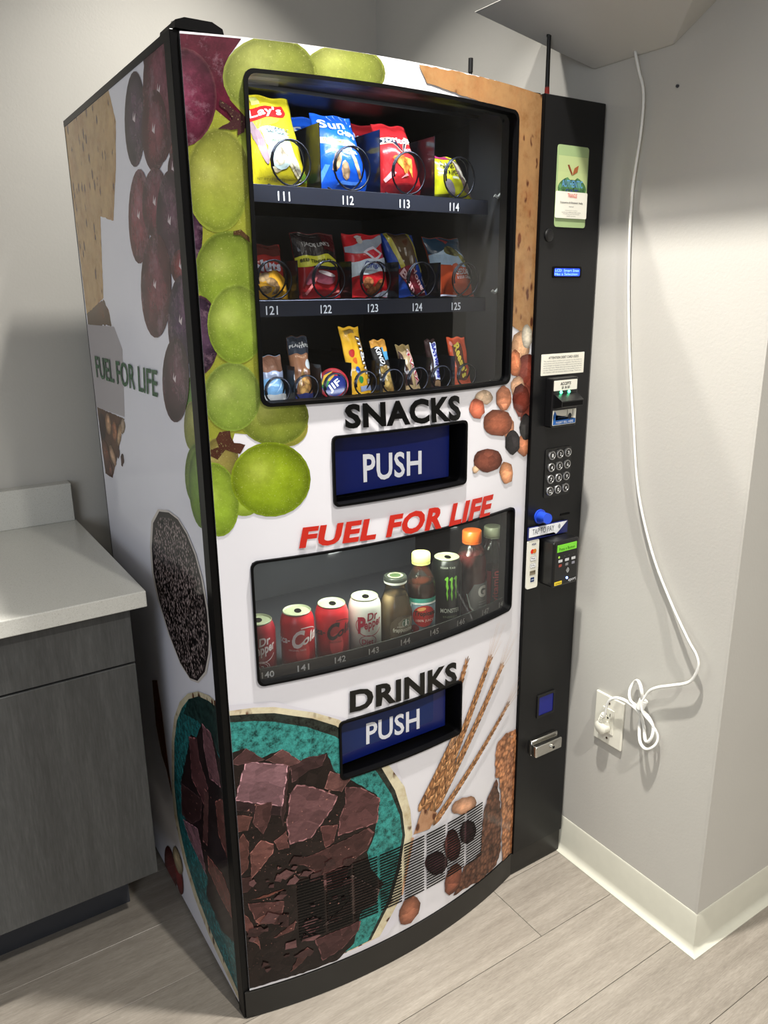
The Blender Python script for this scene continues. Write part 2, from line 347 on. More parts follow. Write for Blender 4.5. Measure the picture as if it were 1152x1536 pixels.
DATA=[
('green_back','F',[69,17061,563,17360,786,17824,2078,17944,1886,12793,1073,12845,805,12412,775,12278,515,12320,329,11765,346,10825,50,10797,7,12466],(128,132,48)),
('dark_back','F',[102,18203,975,18211,775,17956,697,17639,758,17374,1010,17116,996,16883,692,17114,489,17266,292,16891,-1,16877],(72,22,36)),
('green','F',[3358,17994,3333,17889,3263,17784,3153,17687,3010,17603,2843,17538,2665,17497,2486,17480,2316,17488,2165,17521,2041,17576,1949,17649,1894,17736,1878,17832,1902,17931,1964,18029,2061,18119,2189,18198,2341,18261,2510,18304,2686,18326,2861,18325,3022,18299,3161,18250,3268,18181,3336,18094],(150,165,62)),
('green','F',[2140,17812,2112,17672,2039,17537,1928,17413,1784,17310,1618,17233,1440,17187,1262,17174,1093,17195,944,17248,822,17329,733,17432,682,17552,671,17682,699,17813,766,17940,867,18056,998,18154,1151,18229,1320,18277,1495,18295,1666,18283,1824,18238,1958,18165,2060,18065,2122,17945],(150,165,62)),
('green','F',[1288,16568,1274,16453,1245,16343,1202,16245,1149,16165,1088,16109,1023,16079,958,16076,898,16102,844,16154,801,16229,771,16323,755,16429,755,16542,769,16655,798,16762,839,16857,891,16934,950,16990,1013,17020,1076,17024,1137,17001,1191,16952,1236,16880,1268,16788,1286,16682],(168,190,60)),
('purple','F',[229,15474,220,15385,207,15301,189,15226,169,15166,147,15124,125,15102,104,15102,85,15124,69,15166,58,15225,51,15299,50,15383,54,15471,63,15560,77,15642,94,15715,114,15774,135,15815,157,15837,178,15837,197,15816,213,15776,224,15718,231,15645,233,15562],(52,34,48)),
('green','F',[1094,14900,1070,14748,1016,14604,936,14477,834,14375,718,14305,593,14270,469,14272,352,14311,249,14384,165,14487,106,14612,74,14753,70,14901,95,15049,147,15187,223,15308,319,15406,430,15476,549,15513,671,15515,788,15481,895,15414,983,15316,1049,15193,1086,15052],(135,160,48)),
('green','F',[991,16267,966,16084,914,15909,838,15754,741,15628,632,15539,516,15493,400,15491,292,15534,198,15619,123,15739,70,15888,44,16056,44,16234,70,16411,122,16578,195,16725,286,16845,390,16931,501,16979,613,16985,721,16949,818,16873,897,16759,955,16615,987,16448],(158,168,60)),
('purple','F',[565,17397,540,17233,485,17076,406,16936,307,16821,193,16739,73,16694,-47,16689,-159,16724,-257,16796,-335,16901,-389,17032,-417,17180,-417,17339,-390,17497,-337,17647,-261,17780,-166,17890,-59,17970,57,18015,174,18024,286,17995,386,17930,468,17832,528,17705,561,17557],(92,38,56)),
('purple','F',[375,13926,355,13775,319,13633,267,13509,202,13409,130,13340,53,13306,-23,13309,-93,13349,-154,13423,-202,13526,-234,13652,-249,13793,-247,13942,-227,14089,-190,14227,-139,14347,-77,14444,-7,14511,67,14545,141,14544,211,14508,273,14439,322,14340,357,14217,375,14076],(58,42,58)),
('green','F',[1766,12824,1755,12770,1725,12720,1679,12678,1620,12645,1551,12625,1477,12617,1401,12622,1329,12640,1264,12670,1210,12710,1171,12757,1147,12809,1141,12863,1153,12916,1181,12965,1225,13006,1282,13039,1349,13060,1422,13069,1497,13065,1569,13048,1636,13019,1692,12979,1734,12932,1759,12879],(150,165,62)),
('green','F',[1771,12339,1757,12256,1721,12180,1665,12115,1594,12065,1511,12033,1422,12021,1332,12029,1246,12056,1169,12102,1106,12162,1060,12234,1033,12314,1027,12396,1042,12477,1076,12551,1129,12615,1197,12665,1277,12697,1363,12711,1453,12705,1539,12680,1618,12636,1684,12576,1734,12503,1763,12423],(190,185,70)),
('green','F',[1790,12511,1767,12394,1709,12286,1620,12194,1505,12123,1373,12079,1230,12062,1087,12074,951,12114,830,12179,731,12265,659,12366,617,12479,607,12594,631,12708,685,12812,767,12902,874,12972,999,13019,1136,13038,1277,13031,1415,12995,1541,12933,1647,12849,1728,12746,1777,12631],(135,150,48)),
('green','F',[553,11861,538,11769,507,11683,460,11609,401,11551,334,11513,262,11496,190,11503,122,11531,62,11581,13,11647,-22,11727,-41,11816,-43,11909,-28,12000,3,12084,48,12157,105,12214,170,12252,241,12269,312,12264,380,12237,441,12190,492,12124,529,12044,549,11955],(150,140,62)),
('green','F',[976,12906,954,12769,907,12640,835,12529,745,12442,641,12383,530,12357,419,12365,314,12406,222,12477,147,12573,94,12690,65,12820,62,12956,84,13090,130,13214,198,13322,284,13407,383,13466,490,13494,599,13489,704,13453,799,13386,878,13292,936,13176,969,13045],(150,178,66)),
('green','F',[1126,14086,1104,13933,1056,13790,983,13664,891,13564,786,13496,673,13463,561,13468,455,13509,362,13584,287,13688,234,13816,206,13958,203,14107,226,14255,274,14393,343,14514,430,14611,530,14678,638,14713,748,14712,854,14676,949,14606,1029,14506,1087,14381,1120,14238],(152,180,58)),
('green','F',[892,11125,879,11057,851,10995,807,10943,751,10903,687,10878,618,10869,548,10877,481,10901,422,10939,373,10990,338,11050,318,11116,314,11185,326,11251,355,11312,397,11363,451,11403,513,11429,581,11439,650,11432,717,11409,777,11371,828,11321,865,11261,887,11194],(170,200,60)),
('green','F',[511,11233,511,11074,490,10922,448,10787,387,10677,313,10599,228,10556,139,10552,51,10587,-32,10658,-103,10761,-159,10890,-198,11036,-216,11191,-214,11346,-192,11493,-151,11624,-93,11730,-21,11807,60,11849,146,11856,233,11825,315,11758,388,11660,447,11534,489,11389],(160,195,52)),
('green','F',[1784,11399,1756,11239,1687,11093,1581,10970,1446,10877,1289,10820,1122,10801,954,10821,795,10879,655,10970,541,11089,458,11229,411,11382,402,11539,430,11692,495,11832,592,11952,716,12044,862,12104,1022,12129,1186,12115,1347,12064,1494,11978,1618,11861,1712,11719,1769,11562],(150,180,30)),
('stem','F',[272,12362,439,12371,496,12161,677,12112,583,11964,349,12054,213,11896,107,11963,115,12072,247,12109,209,12250],(70,42,32)),
('stem','F',[603,17373,742,17293,955,17171,941,16942,839,16890,844,16982,552,16965,779,17115,597,17284],(58,34,36)),
('stem','F',[692,15512,807,15538,929,15429,937,15343,802,15452,689,15458],(70,50,32)),
('cracker','F',[4027,18209,7391,18257,7370,13608,6706,13841,6378,14035,6468,17721,4198,17951],(152,116,78)),
('nut','F',[7278,13434,7259,13309,7188,13206,7077,13142,6944,13126,6811,13161,6699,13239,6621,13349,6589,13474,6607,13595,6671,13696,6773,13761,6900,13780,7034,13749,7154,13673,7240,13563],(214,160,116)),
('nut','F',[7368,13636,7359,13542,7319,13463,7255,13413,7177,13399,7097,13423,7027,13480,6979,13562,6957,13656,6966,13748,7003,13825,7064,13875,7140,13891,7220,13870,7292,13814,7344,13732],(200,190,170)),
('nut','F',[7626,12848,7606,12685,7519,12554,7383,12475,7220,12459,7058,12508,6921,12613,6827,12757,6787,12919,6807,13074,6882,13202,7005,13283,7158,13304,7321,13262,7469,13161,7577,13015],(140,58,44)),
('nut','F',[6970,13111,6960,13006,6918,12920,6850,12866,6768,12852,6684,12880,6612,12945,6562,13037,6540,13142,6550,13244,6590,13328,6654,13383,6734,13398,6817,13373,6892,13309,6946,13217],(216,120,74)),
('nut','F',[7449,12291,7431,12149,7356,12036,7240,11970,7100,11959,6960,12005,6842,12100,6760,12228,6725,12371,6743,12508,6809,12618,6915,12687,7048,12702,7189,12661,7315,12569,7407,12439],(168,76,58)),
('nut','F',[7131,12610,7118,12525,7067,12457,6988,12416,6893,12409,6798,12436,6716,12493,6660,12570,6637,12657,6650,12740,6697,12807,6772,12848,6864,12857,6960,12832,7045,12776,7105,12698],(226,170,130)),
('nut','F',[7570,11839,7559,11705,7507,11597,7421,11533,7317,11522,7211,11564,7120,11653,7055,11775,7026,11911,7037,12041,7085,12146,7164,12211,7264,12226,7370,12187,7466,12100,7536,11978],(120,52,40)),
('nut','F',[6651,12421,6637,12321,6586,12241,6506,12193,6410,12184,6314,12214,6232,12280,6176,12370,6153,12472,6167,12569,6214,12648,6290,12697,6383,12708,6479,12679,6565,12615,6626,12524],(216,132,92)),
('nut','F',[7363,12330,7346,12210,7277,12116,7170,12060,7042,12052,6914,12092,6805,12172,6731,12281,6700,12402,6716,12517,6778,12610,6877,12667,6999,12678,7128,12643,7244,12564,7327,12454],(118,48,36)),
('nut','F',[6045,12496,6025,12441,5963,12399,5870,12377,5761,12377,5652,12399,5561,12440,5501,12493,5478,12551,5497,12604,5554,12646,5643,12670,5749,12671,5859,12650,5954,12609,6020,12555],(224,190,156)),
('nut','F',[5804,12292,5789,12216,5738,12156,5661,12121,5570,12116,5480,12141,5403,12193,5351,12263,5332,12341,5347,12415,5394,12475,5468,12510,5557,12517,5648,12493,5728,12442,5783,12371],(222,110,76)),
('nut','F',[6809,11797,6798,11711,6754,11642,6686,11602,6605,11597,6522,11626,6451,11685,6403,11764,6382,11853,6394,11937,6434,12004,6499,12045,6579,12052,6661,12025,6735,11967,6787,11887],(205,130,90)),
('nut','F',[7445,11294,7430,11205,7376,11137,7290,11100,7187,11099,7084,11134,6996,11200,6935,11286,6910,11379,6923,11466,6974,11533,7054,11572,7153,11575,7257,11542,7350,11477,7416,11390],(200,120,80)),
('nut','F',[7496,11702,7486,11590,7438,11501,7362,11449,7269,11441,7175,11477,7093,11553,7036,11655,7011,11769,7021,11878,7064,11965,7136,12019,7226,12029,7320,11995,7405,11921,7468,11818],(46,44,44)),
('nut','F',[7034,11418,7019,11320,6964,11243,6876,11200,6772,11197,6668,11234,6579,11304,6518,11397,6493,11499,6507,11595,6559,11670,6640,11715,6741,11720,6846,11686,6939,11617,7006,11522],(44,40,42)),
('nut','F',[6730,11892,6696,11788,6588,11711,6424,11672,6234,11677,6049,11723,5895,11803,5792,11905,5754,12014,5784,12114,5879,12191,6027,12233,6208,12234,6397,12192,6565,12112,6683,12006],(160,84,56)),
('nut','F',[5686,11073,5678,11042,5652,11019,5613,11007,5567,11008,5521,11022,5482,11047,5455,11078,5445,11111,5453,11142,5478,11165,5516,11177,5562,11176,5608,11162,5648,11138,5676,11107],(220,180,140)),
('nut','F',[6822,10793,6809,10699,6759,10627,6682,10587,6590,10585,6497,10622,6418,10690,6363,10780,6341,10878,6354,10970,6400,11042,6473,11083,6562,11086,6655,11052,6738,10984,6797,10893],(228,150,100)),
('nut','F',[6396,11142,6364,11049,6265,10982,6115,10951,5941,10961,5770,11008,5628,11086,5534,11182,5499,11282,5527,11373,5616,11440,5753,11475,5920,11470,6094,11425,6247,11347,6354,11248],(128,64,46)),
('bowl_shadow','F',[105,7316,918,7216,2278,6528,3441,5232,4049,3000,3717,1296,3196,802,2853,742,36,744],(204,202,210)),
('bowl_rim','F',[97,7194,536,7174,913,7106,1664,6811,2178,6512,2797,5920,3260,5155,3674,4448,3830,3784,3884,3163,3774,2343,3519,1561,3007,864,36,744],(206,198,170)),
('bowl_dark','F',[91,7098,529,7050,907,6980,1632,6689,2104,6400,2630,5882,3098,5134,3435,4445,3619,3824,3687,3218,3560,2446,3309,1684,2788,884,36,744],(44,50,44)),
('bowl_teal','F',[94,6959,520,6898,898,6799,1519,6530,2083,6169,2580,5669,3001,5042,3334,4403,3550,3786,3617,3250,3472,2488,3223,1727,2705,889,36,744],(56,142,136)),
('choc_base','F',[65,6305,309,6365,536,6054,982,6175,1423,5778,1905,5862,2032,5415,2286,5179,2993,4502,3038,4274,2930,3577,2731,3192,2804,2789,3126,2213,2542,1698,2366,983,1967,724,50,756],(30,22,20)),
('chocolate','F',[80,5279,963,4915,934,4704,85,5077],(46,28,30)),
('chocolate','F',[963,4915,1128,5814,1149,5702,960,4454,935,4726],(58,36,36)),
('chocolate','F',[337,6084,1128,5814,963,4915,80,5279],(122,84,90)),
('chocolate','F',[61,6097,353,6360,688,6033,194,6026],(72,44,44)),
('chocolate','F',[687,6013,1022,6178,1436,5750,1152,5765],(92,58,56)),
('chocolate','F',[1479,5866,1890,5833,1802,5600,1565,5584,1173,5396,1151,5744],(58,36,36)),
('chocolate','F',[1825,5069,1958,5422,2407,5122,2189,4860],(100,62,58)),
('chocolate','F',[2276,4965,2617,4825,3060,4409,2982,3830,2076,3852,2131,4292,2265,4563],(84,50,50)),
('chocolate','F',[1715,4210,2084,4126,1989,3745,1799,3676],(82,46,44)),
('chocolate','F',[1265,5327,1589,5186,2103,4800,1971,4530,1758,4286,1506,4009,1073,3993,1021,4524,1125,5151],(100,64,66)),
('chocolate','F',[476,5093,767,5079,733,4784,566,4393,383,4707],(74,44,42)),
('chocolate','F',[96,4955,390,4836,285,4559,73,4572],(88,52,46)),
('chocolate','F',[77,4352,194,4518,288,4295,236,3686,83,3549],(92,54,48)),
('chocolate','F',[291,4028,523,4273,756,4115,727,3899,295,3442],(104,62,56)),
('chocolate','F',[1054,3567,1490,3601,2775,3795,2910,3623,2743,3262,2314,3102,1674,3044,1324,3429],(66,38,36)),
('chocolate','F',[55,2756,203,2452,346,1978,368,1681,50,2359],(100,58,52)),
('chocolate','F',[190,2877,898,2690,777,2162,310,2370],(78,45,42)),
('chocolate','F',[45,3515,279,3492,303,3257,205,3149,42,3152],(60,35,33)),
('chocolate','F',[1495,1493,2548,1526,2497,1296,2082,982,1642,876],(68,38,38)),
('chocolate','F',[267,2945,912,2990,526,2909],(120,66,54)),
('chocolate','F',[646,1872,1111,2135,1061,1912,703,1852],(80,46,42)),
('chocolate','F',[759,4181,1013,4349,1051,3932,842,3953],(98,58,54)),
('chocolate','F',[313,2417,505,2495,550,2266,381,2300],(124,74,64)),
('chocolate','F',[2308,2841,3029,2107,2929,1802,1672,1765,2290,2142],(62,48,44)),
('chocolate','F',[1154,1236,1324,1365,1403,1282,1207,1014,936,874],(80,46,42)),
('chocolate','F',[1718,3098,2312,3007,2125,2554,1744,2660],(60,36,34)),
('bar','F',[6598,4311,6900,4398,7331,4303,7437,2972,7497,1820,7392,677,6942,714,6845,2211,6688,3272,6540,3350,6494,4000],(196,128,84)),
('bar','F',[6572,3307,6711,2832,6830,2054,6856,1084,6696,759,6092,718,5114,844,5452,1463,6027,1508,6126,2669,6291,3005],(104,64,48)),
('nut','F',[5351,1101,5280,994,5189,926,5088,903,4991,930,4909,1001,4851,1108,4824,1240,4830,1379,4869,1511,4936,1619,5024,1690,5122,1715,5220,1690,5305,1619,5367,1510,5397,1376,5392,1234],(142,76,54)),
('nut','F',[4912,1873,4891,1775,4830,1713,4736,1694,4621,1719,4500,1784,4388,1880,4298,1997,4240,2120,4219,2236,4238,2331,4295,2394,4384,2419,4494,2399,4613,2338,4728,2242,4824,2122,4888,1993],(66,38,44)),
('nut','F',[5333,2119,5319,1978,5273,1872,5201,1814,5112,1812,5017,1864,4928,1964,4856,2098,4808,2252,4790,2407,4804,2545,4847,2649,4916,2709,5001,2715,5095,2668,5185,2570,5261,2435,5312,2278],(98,50,48)),
('nut','F',[5839,2200,5801,2116,5733,2066,5644,2055,5546,2084,5451,2150,5370,2244,5312,2355,5284,2469,5288,2575,5324,2659,5388,2712,5473,2726,5569,2700,5665,2636,5749,2541,5812,2427,5843,2309],(60,36,42)),
('nut','F',[5811,3118,5829,3032,5796,2964,5714,2922,5596,2911,5457,2930,5316,2977,5188,3046,5089,3129,5028,3216,5012,3298,5043,3366,5117,3412,5226,3430,5359,3416,5501,3371,5634,3300,5742,3212],(206,146,108)),
('nut','F',[4024,954,3945,869,3848,822,3745,819,3649,860,3571,939,3519,1047,3500,1172,3516,1299,3564,1412,3639,1499,3733,1548,3834,1553,3932,1514,4013,1434,4068,1324,4090,1197,4074,1068],(156,92,66)),
('wheat','F',[4185,3728,5061,5044],(24.3436754176611,17.183770883054894)),
('wheat','F',[4403,3481,6141,6573],(17.183770883054894,9.737470167064439)),
('wheat','F',[4568,3603,6576,6217],(16.0381861575179,9.164677804295943)),
('wheat','F',[4544,3216,6860,5108],(12.601431980906922,6.300715990453461)),
('wheat','F',[5208,6375,5375,6799],(9.737470167064439,6.300715990453461)),
('stalks','F',[3897,3146,4132,3702,4571,3404,4351,3083],(170,130,100)),
('stalks','F',[3558,1723,3845,3095,3912,3064,3609,1697],(190,150,120)),
('vent','F',[1138,3087,6069,2991,6077,1453,1144,1618],None),
('qSN','F',[2446,12246,5077,12145,2445,12683,5029,12644],None),
('qFU','F',[1500,10162,5981,9972,1590,10551,6113,10471],None),
('qDR','F',[2396,6612,5088,6409,2408,7092,5076,6968],None),
('qP1','F',[2811,11213,4110,11203,2808,11749,4109,11646],None),
('qP2','F',[2764,5763,4078,5669,2773,6247,4077,6176],None),
('cracker','S',[7192,18307,3438,18175,3297,17901,3138,17575,3443,16804,3954,15962,4902,16116,5351,14517,6104,14322,6771,14114,7044,14164],(184,152,104)),
('crumb','S',[7044,14164,6089,14355,5365,14486,5027,14269,4913,13947,7052,13902],(98,80,62)),
('label','S',[7106,13914,4724,13934,4238,13490,4615,12046,7124,11970],(168,164,168)),
('qSIDE','S',[6665,12721,2082,12726,6665,13225,1969,13237],None),
('almond_back','S',[7065,11979,4645,12001,4994,11647,5627,10981,6265,10379,6946,10361],(92,64,46)),
('nut','S',[6391,11616,6434,11470,6532,11342,6665,11256,6809,11232,6933,11275,7012,11376,7030,11517,6982,11666,6881,11794,6745,11876,6604,11896,6484,11851,6408,11751],(60,38,30)),
('nut','S',[5873,11737,5907,11618,5986,11515,6094,11446,6210,11427,6311,11462,6376,11544,6392,11657,6355,11778,6273,11881,6164,11947,6050,11963,5952,11927,5889,11847],(196,150,110)),
('nut','S',[5365,11648,5415,11519,5504,11406,5614,11333,5725,11314,5814,11355,5862,11448,5859,11573,5807,11705,5716,11817,5605,11887,5496,11902,5410,11860,5364,11770],(150,96,64)),
('nut','S',[4650,11843,4698,11762,4774,11691,4863,11645,4948,11632,5012,11657,5041,11715,5030,11792,4980,11875,4903,11946,4813,11990,4730,12001,4668,11976,4640,11919],(176,150,124)),
('nut','S',[5036,11586,5134,11463,5249,11358,5357,11293,5437,11282,5471,11328,5453,11422,5386,11544,5285,11668,5171,11771,5065,11831,4989,11840,4956,11795,4972,11705],(200,160,120)),
('nut','S',[6351,10980,6344,10840,6400,10714,6510,10626,6652,10595,6800,10627,6921,10717,6993,10848,6999,10992,6939,11119,6825,11205,6682,11233,6537,11198,6420,11108],(120,72,50)),
('nut','S',[5815,11016,5765,10912,5766,10818,5818,10753,5913,10730,6030,10754,6148,10820,6243,10917,6294,11023,6292,11119,6237,11183,6140,11204,6023,11178,5906,11111],(190,150,116)),
('nut','S',[5358,11131,5394,11066,5448,11010,5508,10973,5563,10964,5601,10983,5616,11029,5603,11090,5566,11156,5512,11212,5452,11247,5398,11256,5360,11236,5346,11191],(96,60,44)),
('nut','S',[5043,11029,5083,10955,5144,10890,5212,10848,5274,10836,5318,10859,5335,10910,5321,10981,5280,11055,5219,11120,5151,11161,5090,11171,5047,11148,5030,11098],(88,56,42)),
('nut','S',[6211,10618,6210,10533,6254,10455,6333,10398,6433,10374,6535,10389,6617,10440,6663,10517,6663,10604,6618,10683,6536,10739,6436,10761,6336,10744,6256,10694],(110,66,48)),
('green','S',[-192,12803,-153,12666,-93,12532,-17,12410,73,12306,170,12227,270,12178,366,12164,453,12185,524,12240,575,12328,603,12441,606,12573,584,12715,538,12858,472,12994,391,13115,299,13213,202,13283,105,13322,14,13329,-66,13304,-131,13249,-179,13166,-205,13060,-210,12937],(96,160,44)),
('green','S',[3,12479,35,12378,86,12278,153,12186,234,12107,323,12046,416,12007,507,11993,590,12004,660,12041,713,12101,746,12182,755,12277,741,12381,705,12487,648,12588,576,12680,493,12755,403,12811,312,12845,225,12854,146,12839,81,12802,32,12743,2,12667,-8,12577],(170,180,70)),
('green','S',[-214,11696,-172,11563,-102,11431,-6,11306,111,11196,243,11106,382,11044,521,11013,650,11016,762,11054,848,11125,903,11225,924,11348,908,11484,858,11626,776,11764,670,11890,545,11996,410,12076,273,12128,142,12148,23,12137,-78,12095,-155,12026,-204,11933,-224,11821],(130,170,50)),
('purple','S',[-4,17991,42,17887,119,17797,226,17724,356,17672,503,17647,660,17649,816,17680,961,17739,1087,17822,1185,17925,1248,18041,1272,18163,1254,18282,1198,18390,1107,18482,987,18551,847,18594,696,18609,542,18597,395,18558,262,18496,150,18415,63,18318,8,18212,-15,18101],(98,44,54)),
('purple','S',[-273,17201,-217,17008,-147,16826,-66,16665,21,16536,109,16448,192,16407,266,16416,324,16476,364,16583,382,16730,378,16908,352,17104,307,17306,244,17502,169,17680,87,17830,2,17944,-82,18017,-159,18046,-225,18030,-278,17971,-315,17872,-333,17738,-332,17575,-312,17393],(120,58,56)),
('purple','S',[1416,17320,1483,17160,1580,17012,1701,16885,1840,16785,1991,16721,2143,16696,2287,16715,2415,16776,2516,16876,2586,17010,2617,17169,2610,17341,2564,17516,2484,17683,2374,17831,2243,17951,2100,18038,1951,18088,1807,18098,1675,18070,1561,18006,1470,17909,1408,17785,1378,17641,1380,17483],(54,38,56)),
('purple','S',[-168,17421,-91,17204,26,17002,179,16828,360,16691,560,16602,767,16568,969,16595,1152,16682,1303,16825,1411,17016,1468,17241,1469,17485,1417,17731,1315,17961,1173,18163,999,18324,808,18436,609,18495,414,18501,234,18454,77,18360,-50,18224,-141,18053,-193,17856,-202,17641],(96,44,54)),
('purple','S',[380,16983,433,16852,519,16732,633,16630,770,16552,923,16504,1083,16488,1240,16507,1386,16562,1509,16648,1601,16762,1657,16895,1672,17040,1645,17186,1579,17323,1479,17445,1352,17542,1207,17610,1052,17647,896,17650,749,17621,618,17562,509,17477,427,17371,377,17249,361,17117],(98,46,52)),
('purple','S',[1590,15849,1662,15672,1767,15505,1900,15358,2054,15239,2220,15155,2390,15115,2553,15120,2698,15173,2815,15271,2895,15408,2934,15575,2929,15761,2881,15953,2794,16139,2673,16307,2528,16448,2368,16554,2203,16620,2042,16644,1893,16625,1764,16566,1662,16471,1590,16345,1554,16194,1553,16025],(116,50,58)),
('purple','S',[-94,16364,-71,16307,-32,16254,20,16209,84,16175,156,16153,231,16146,305,16154,374,16177,433,16213,479,16261,508,16317,520,16378,512,16440,487,16500,445,16553,389,16597,323,16630,250,16648,176,16653,104,16642,38,16619,-18,16583,-61,16536,-89,16483,-100,16424],(70,34,44)),
('purple','S',[580,15966,632,15845,720,15733,839,15635,985,15558,1150,15507,1324,15486,1498,15496,1661,15539,1801,15612,1910,15711,1979,15831,2004,15963,1983,16098,1918,16227,1814,16343,1679,16438,1522,16507,1352,16546,1181,16556,1017,16535,870,16486,746,16413,651,16319,590,16209,566,16090],(92,38,48)),
('purple','S',[-109,15633,-48,15456,49,15289,178,15141,333,15021,505,14936,686,14894,863,14899,1027,14951,1164,15049,1266,15187,1326,15356,1339,15544,1304,15740,1226,15929,1109,16099,964,16242,799,16348,625,16413,451,16436,288,16415,144,16355,25,16258,-63,16130,-117,15978,-132,15810],(60,34,48)),
('purple','S',[-293,14962,-265,14899,-210,14840,-131,14788,-31,14746,83,14717,207,14702,332,14704,452,14722,558,14755,645,14802,705,14861,735,14926,733,14994,699,15061,636,15123,548,15175,441,15214,322,15240,198,15249,76,15243,-36,15223,-134,15188,-212,15142,-266,15087,-294,15026],(110,40,42)),
('purple','S',[793,14708,868,14508,987,14316,1144,14142,1332,13997,1541,13890,1761,13829,1977,13821,2175,13867,2342,13966,2466,14113,2536,14298,2549,14509,2504,14730,2406,14947,2261,15146,2082,15314,1879,15442,1667,15526,1457,15561,1261,15549,1088,15490,946,15391,842,15255,780,15090,763,14905],(92,40,46)),
('purple','S',[-247,14145,-191,13971,-99,13802,23,13649,171,13520,337,13423,511,13366,683,13354,842,13388,977,13468,1078,13590,1139,13745,1155,13923,1126,14113,1054,14300,945,14475,806,14625,648,14742,480,14822,312,14860,153,14856,11,14812,-107,14731,-194,14617,-249,14477,-267,14317],(46,24,56)),
('purple','S',[275,13204,334,13030,429,12860,557,12703,711,12568,884,12463,1066,12397,1246,12373,1412,12396,1554,12465,1660,12577,1725,12724,1743,12896,1713,13082,1638,13270,1524,13447,1379,13602,1214,13727,1038,13816,862,13864,695,13870,547,13836,423,13765,331,13659,274,13526,255,13372],(66,40,46)),
('green','S',[-514,11540,-488,11368,-429,11195,-340,11032,-224,10887,-88,10769,61,10687,215,10645,364,10648,499,10698,610,10791,690,10922,733,11083,738,11262,702,11449,631,11631,528,11797,402,11936,260,12042,111,12109,-37,12135,-175,12119,-296,12064,-394,11973,-466,11851,-506,11704],(128,176,50)),
('chia_rim','S',[2750,10413,2077,10545,1507,10535,1047,10367,639,10059,376,9653,203,9082,193,8589,309,8180,593,7688,1110,7259,1597,7106,2184,7204,2820,7615,3391,8206,3650,8794,3597,9388,3300,10028],(206,200,196)),
('chia_dark','S',[2671,10385,2043,10509,1509,10495,1077,10327,696,10022,450,9621,292,9057,287,8572,401,8172,674,7693,1166,7281,1625,7140,2174,7247,2762,7659,3287,8244,3521,8819,3466,9396,3185,10014],(40,32,34)),
('chia','S',[2613,10286,2026,10405,1526,10392,1121,10231,763,9938,534,9550,387,9008,385,8541,495,8157,755,7699,1221,7309,1652,7179,2164,7287,2710,7685,3194,8246,3408,8794,3355,9343,3092,9932],(44,38,38)),
('bowl_rim','S',[24,7308,568,7241,1199,7037,1867,6681,2478,6201,2992,5581,3358,4843,3744,3373,3773,2550,3613,2142,3326,1512,2755,946,1897,547,856,332,66,195,37,9,217,-35],(204,196,170)),
('bowl_teal','S',[43,7201,594,7114,1178,6943,1827,6575,2362,6109,2823,5575,3182,4842,3528,3501,3522,2708,3389,2309,3082,1684,2510,1184,1671,782,692,576,35,397],(44,112,116)),
('bowl_dark','S',[43,7201,594,7114,1178,6943,1827,6575,2293,6012,1356,6305,579,6218,187,6112],(36,60,58)),
('choc_base','S',[2946,3949,1895,5727,1538,5834,1100,6390,615,6388,169,5991,171,5348,155,3443,75,1799,924,1444,1798,1713,1606,2332,2848,2848],(36,26,28)),
('chocolate','S',[2033,5603,1525,5835,1451,5329,1049,4927,1380,4297,2098,4528],(84,48,52)),
('chocolate','S',[1103,6379,610,6416,443,5938,279,5384,904,5221,1118,5823],(108,70,78)),
('chocolate','S',[2948,3942,2104,4188,1521,4374,1719,3751,2398,3200,3123,2975],(56,34,36)),
('chocolate','S',[3066,2889,2014,3332,1835,2872,1671,2344,2754,2607],(122,84,96)),
('chocolate','S',[1279,4790,1044,4824,1418,3272,1700,3195],(90,56,56)),
('chocolate','S',[673,4839,265,5140,73,4803,201,3783,634,4073],(100,56,52)),
('chocolate','S',[1470,3008,617,3163,135,2862,140,2335,876,2411,1487,2593],(112,62,56)),
('wheatband','S',[4511,5816,4080,6007,3946,5199,3848,3880,3768,3067,4043,3647,4343,3912,4582,4585],(104,56,34)),
('berry','S',[4130,750,4122,584,4143,405,4191,224,4264,50,4358,-107,4468,-237,4589,-333,4712,-388,4831,-398,4938,-362,5027,-282,5091,-161,5127,-9,5133,167,5108,354,5054,541,4974,717,4875,871,4762,995,4642,1081,4522,1127,4408,1130,4308,1089,4225,1009,4164,894],(96,20,26)),
('berry','S',[3606,1016,3580,884,3574,745,3588,606,3623,476,3675,360,3743,268,3822,203,3909,171,3997,173,4082,210,4159,280,4222,378,4269,500,4295,637,4300,781,4283,923,4246,1055,4190,1169,4120,1258,4040,1318,3954,1345,3867,1339,3785,1300,3711,1230,3650,1134],(120,26,30)),
('nut','S',[3532,1446,3473,1310,3487,1151,3573,999,3715,884,3886,830,4052,848,4179,937,4240,1078,4223,1243,4131,1396,3985,1508,3815,1557,3653,1534],(190,170,130)),
('k_poster','K',[7784,17377,8660,17398,8709,15833,7794,15824],None),
('k_card','K',[7772,16515,8683,16516,8694,16003,7786,16004],None),
('k_apple','K',[7826,16792,8593,16842,8619,16549,7794,16502],None),
('k_dial','K',[7532,15786,7764,15794,7781,15540,7548,15535],None),
('k_lcd','K',[7833,15026,8620,15024,8623,14848,7845,14854],None),
('k_notice','K',[7588,13252,8909,13257,8902,12801,7611,12804],None),
('k_acc','K',[7803,12748,8758,12721,8825,11633,7808,11673],None),
('k_keypad','K',[7850,11190,8644,11115,8670,10029,7881,10096],None),
('k_tap','K',[7405,9411,8678,9392,8683,9095,7416,9115],None),
('k_pay','K',[7414,9150,7774,9083,7818,7888,7440,7950],None),
('k_reader','K',[8160,8923,9079,8864,9132,7784,8233,7841],None),
('k_coinknob','K',[7735,9721,8169,9649,8189,9361,7781,9432],None),
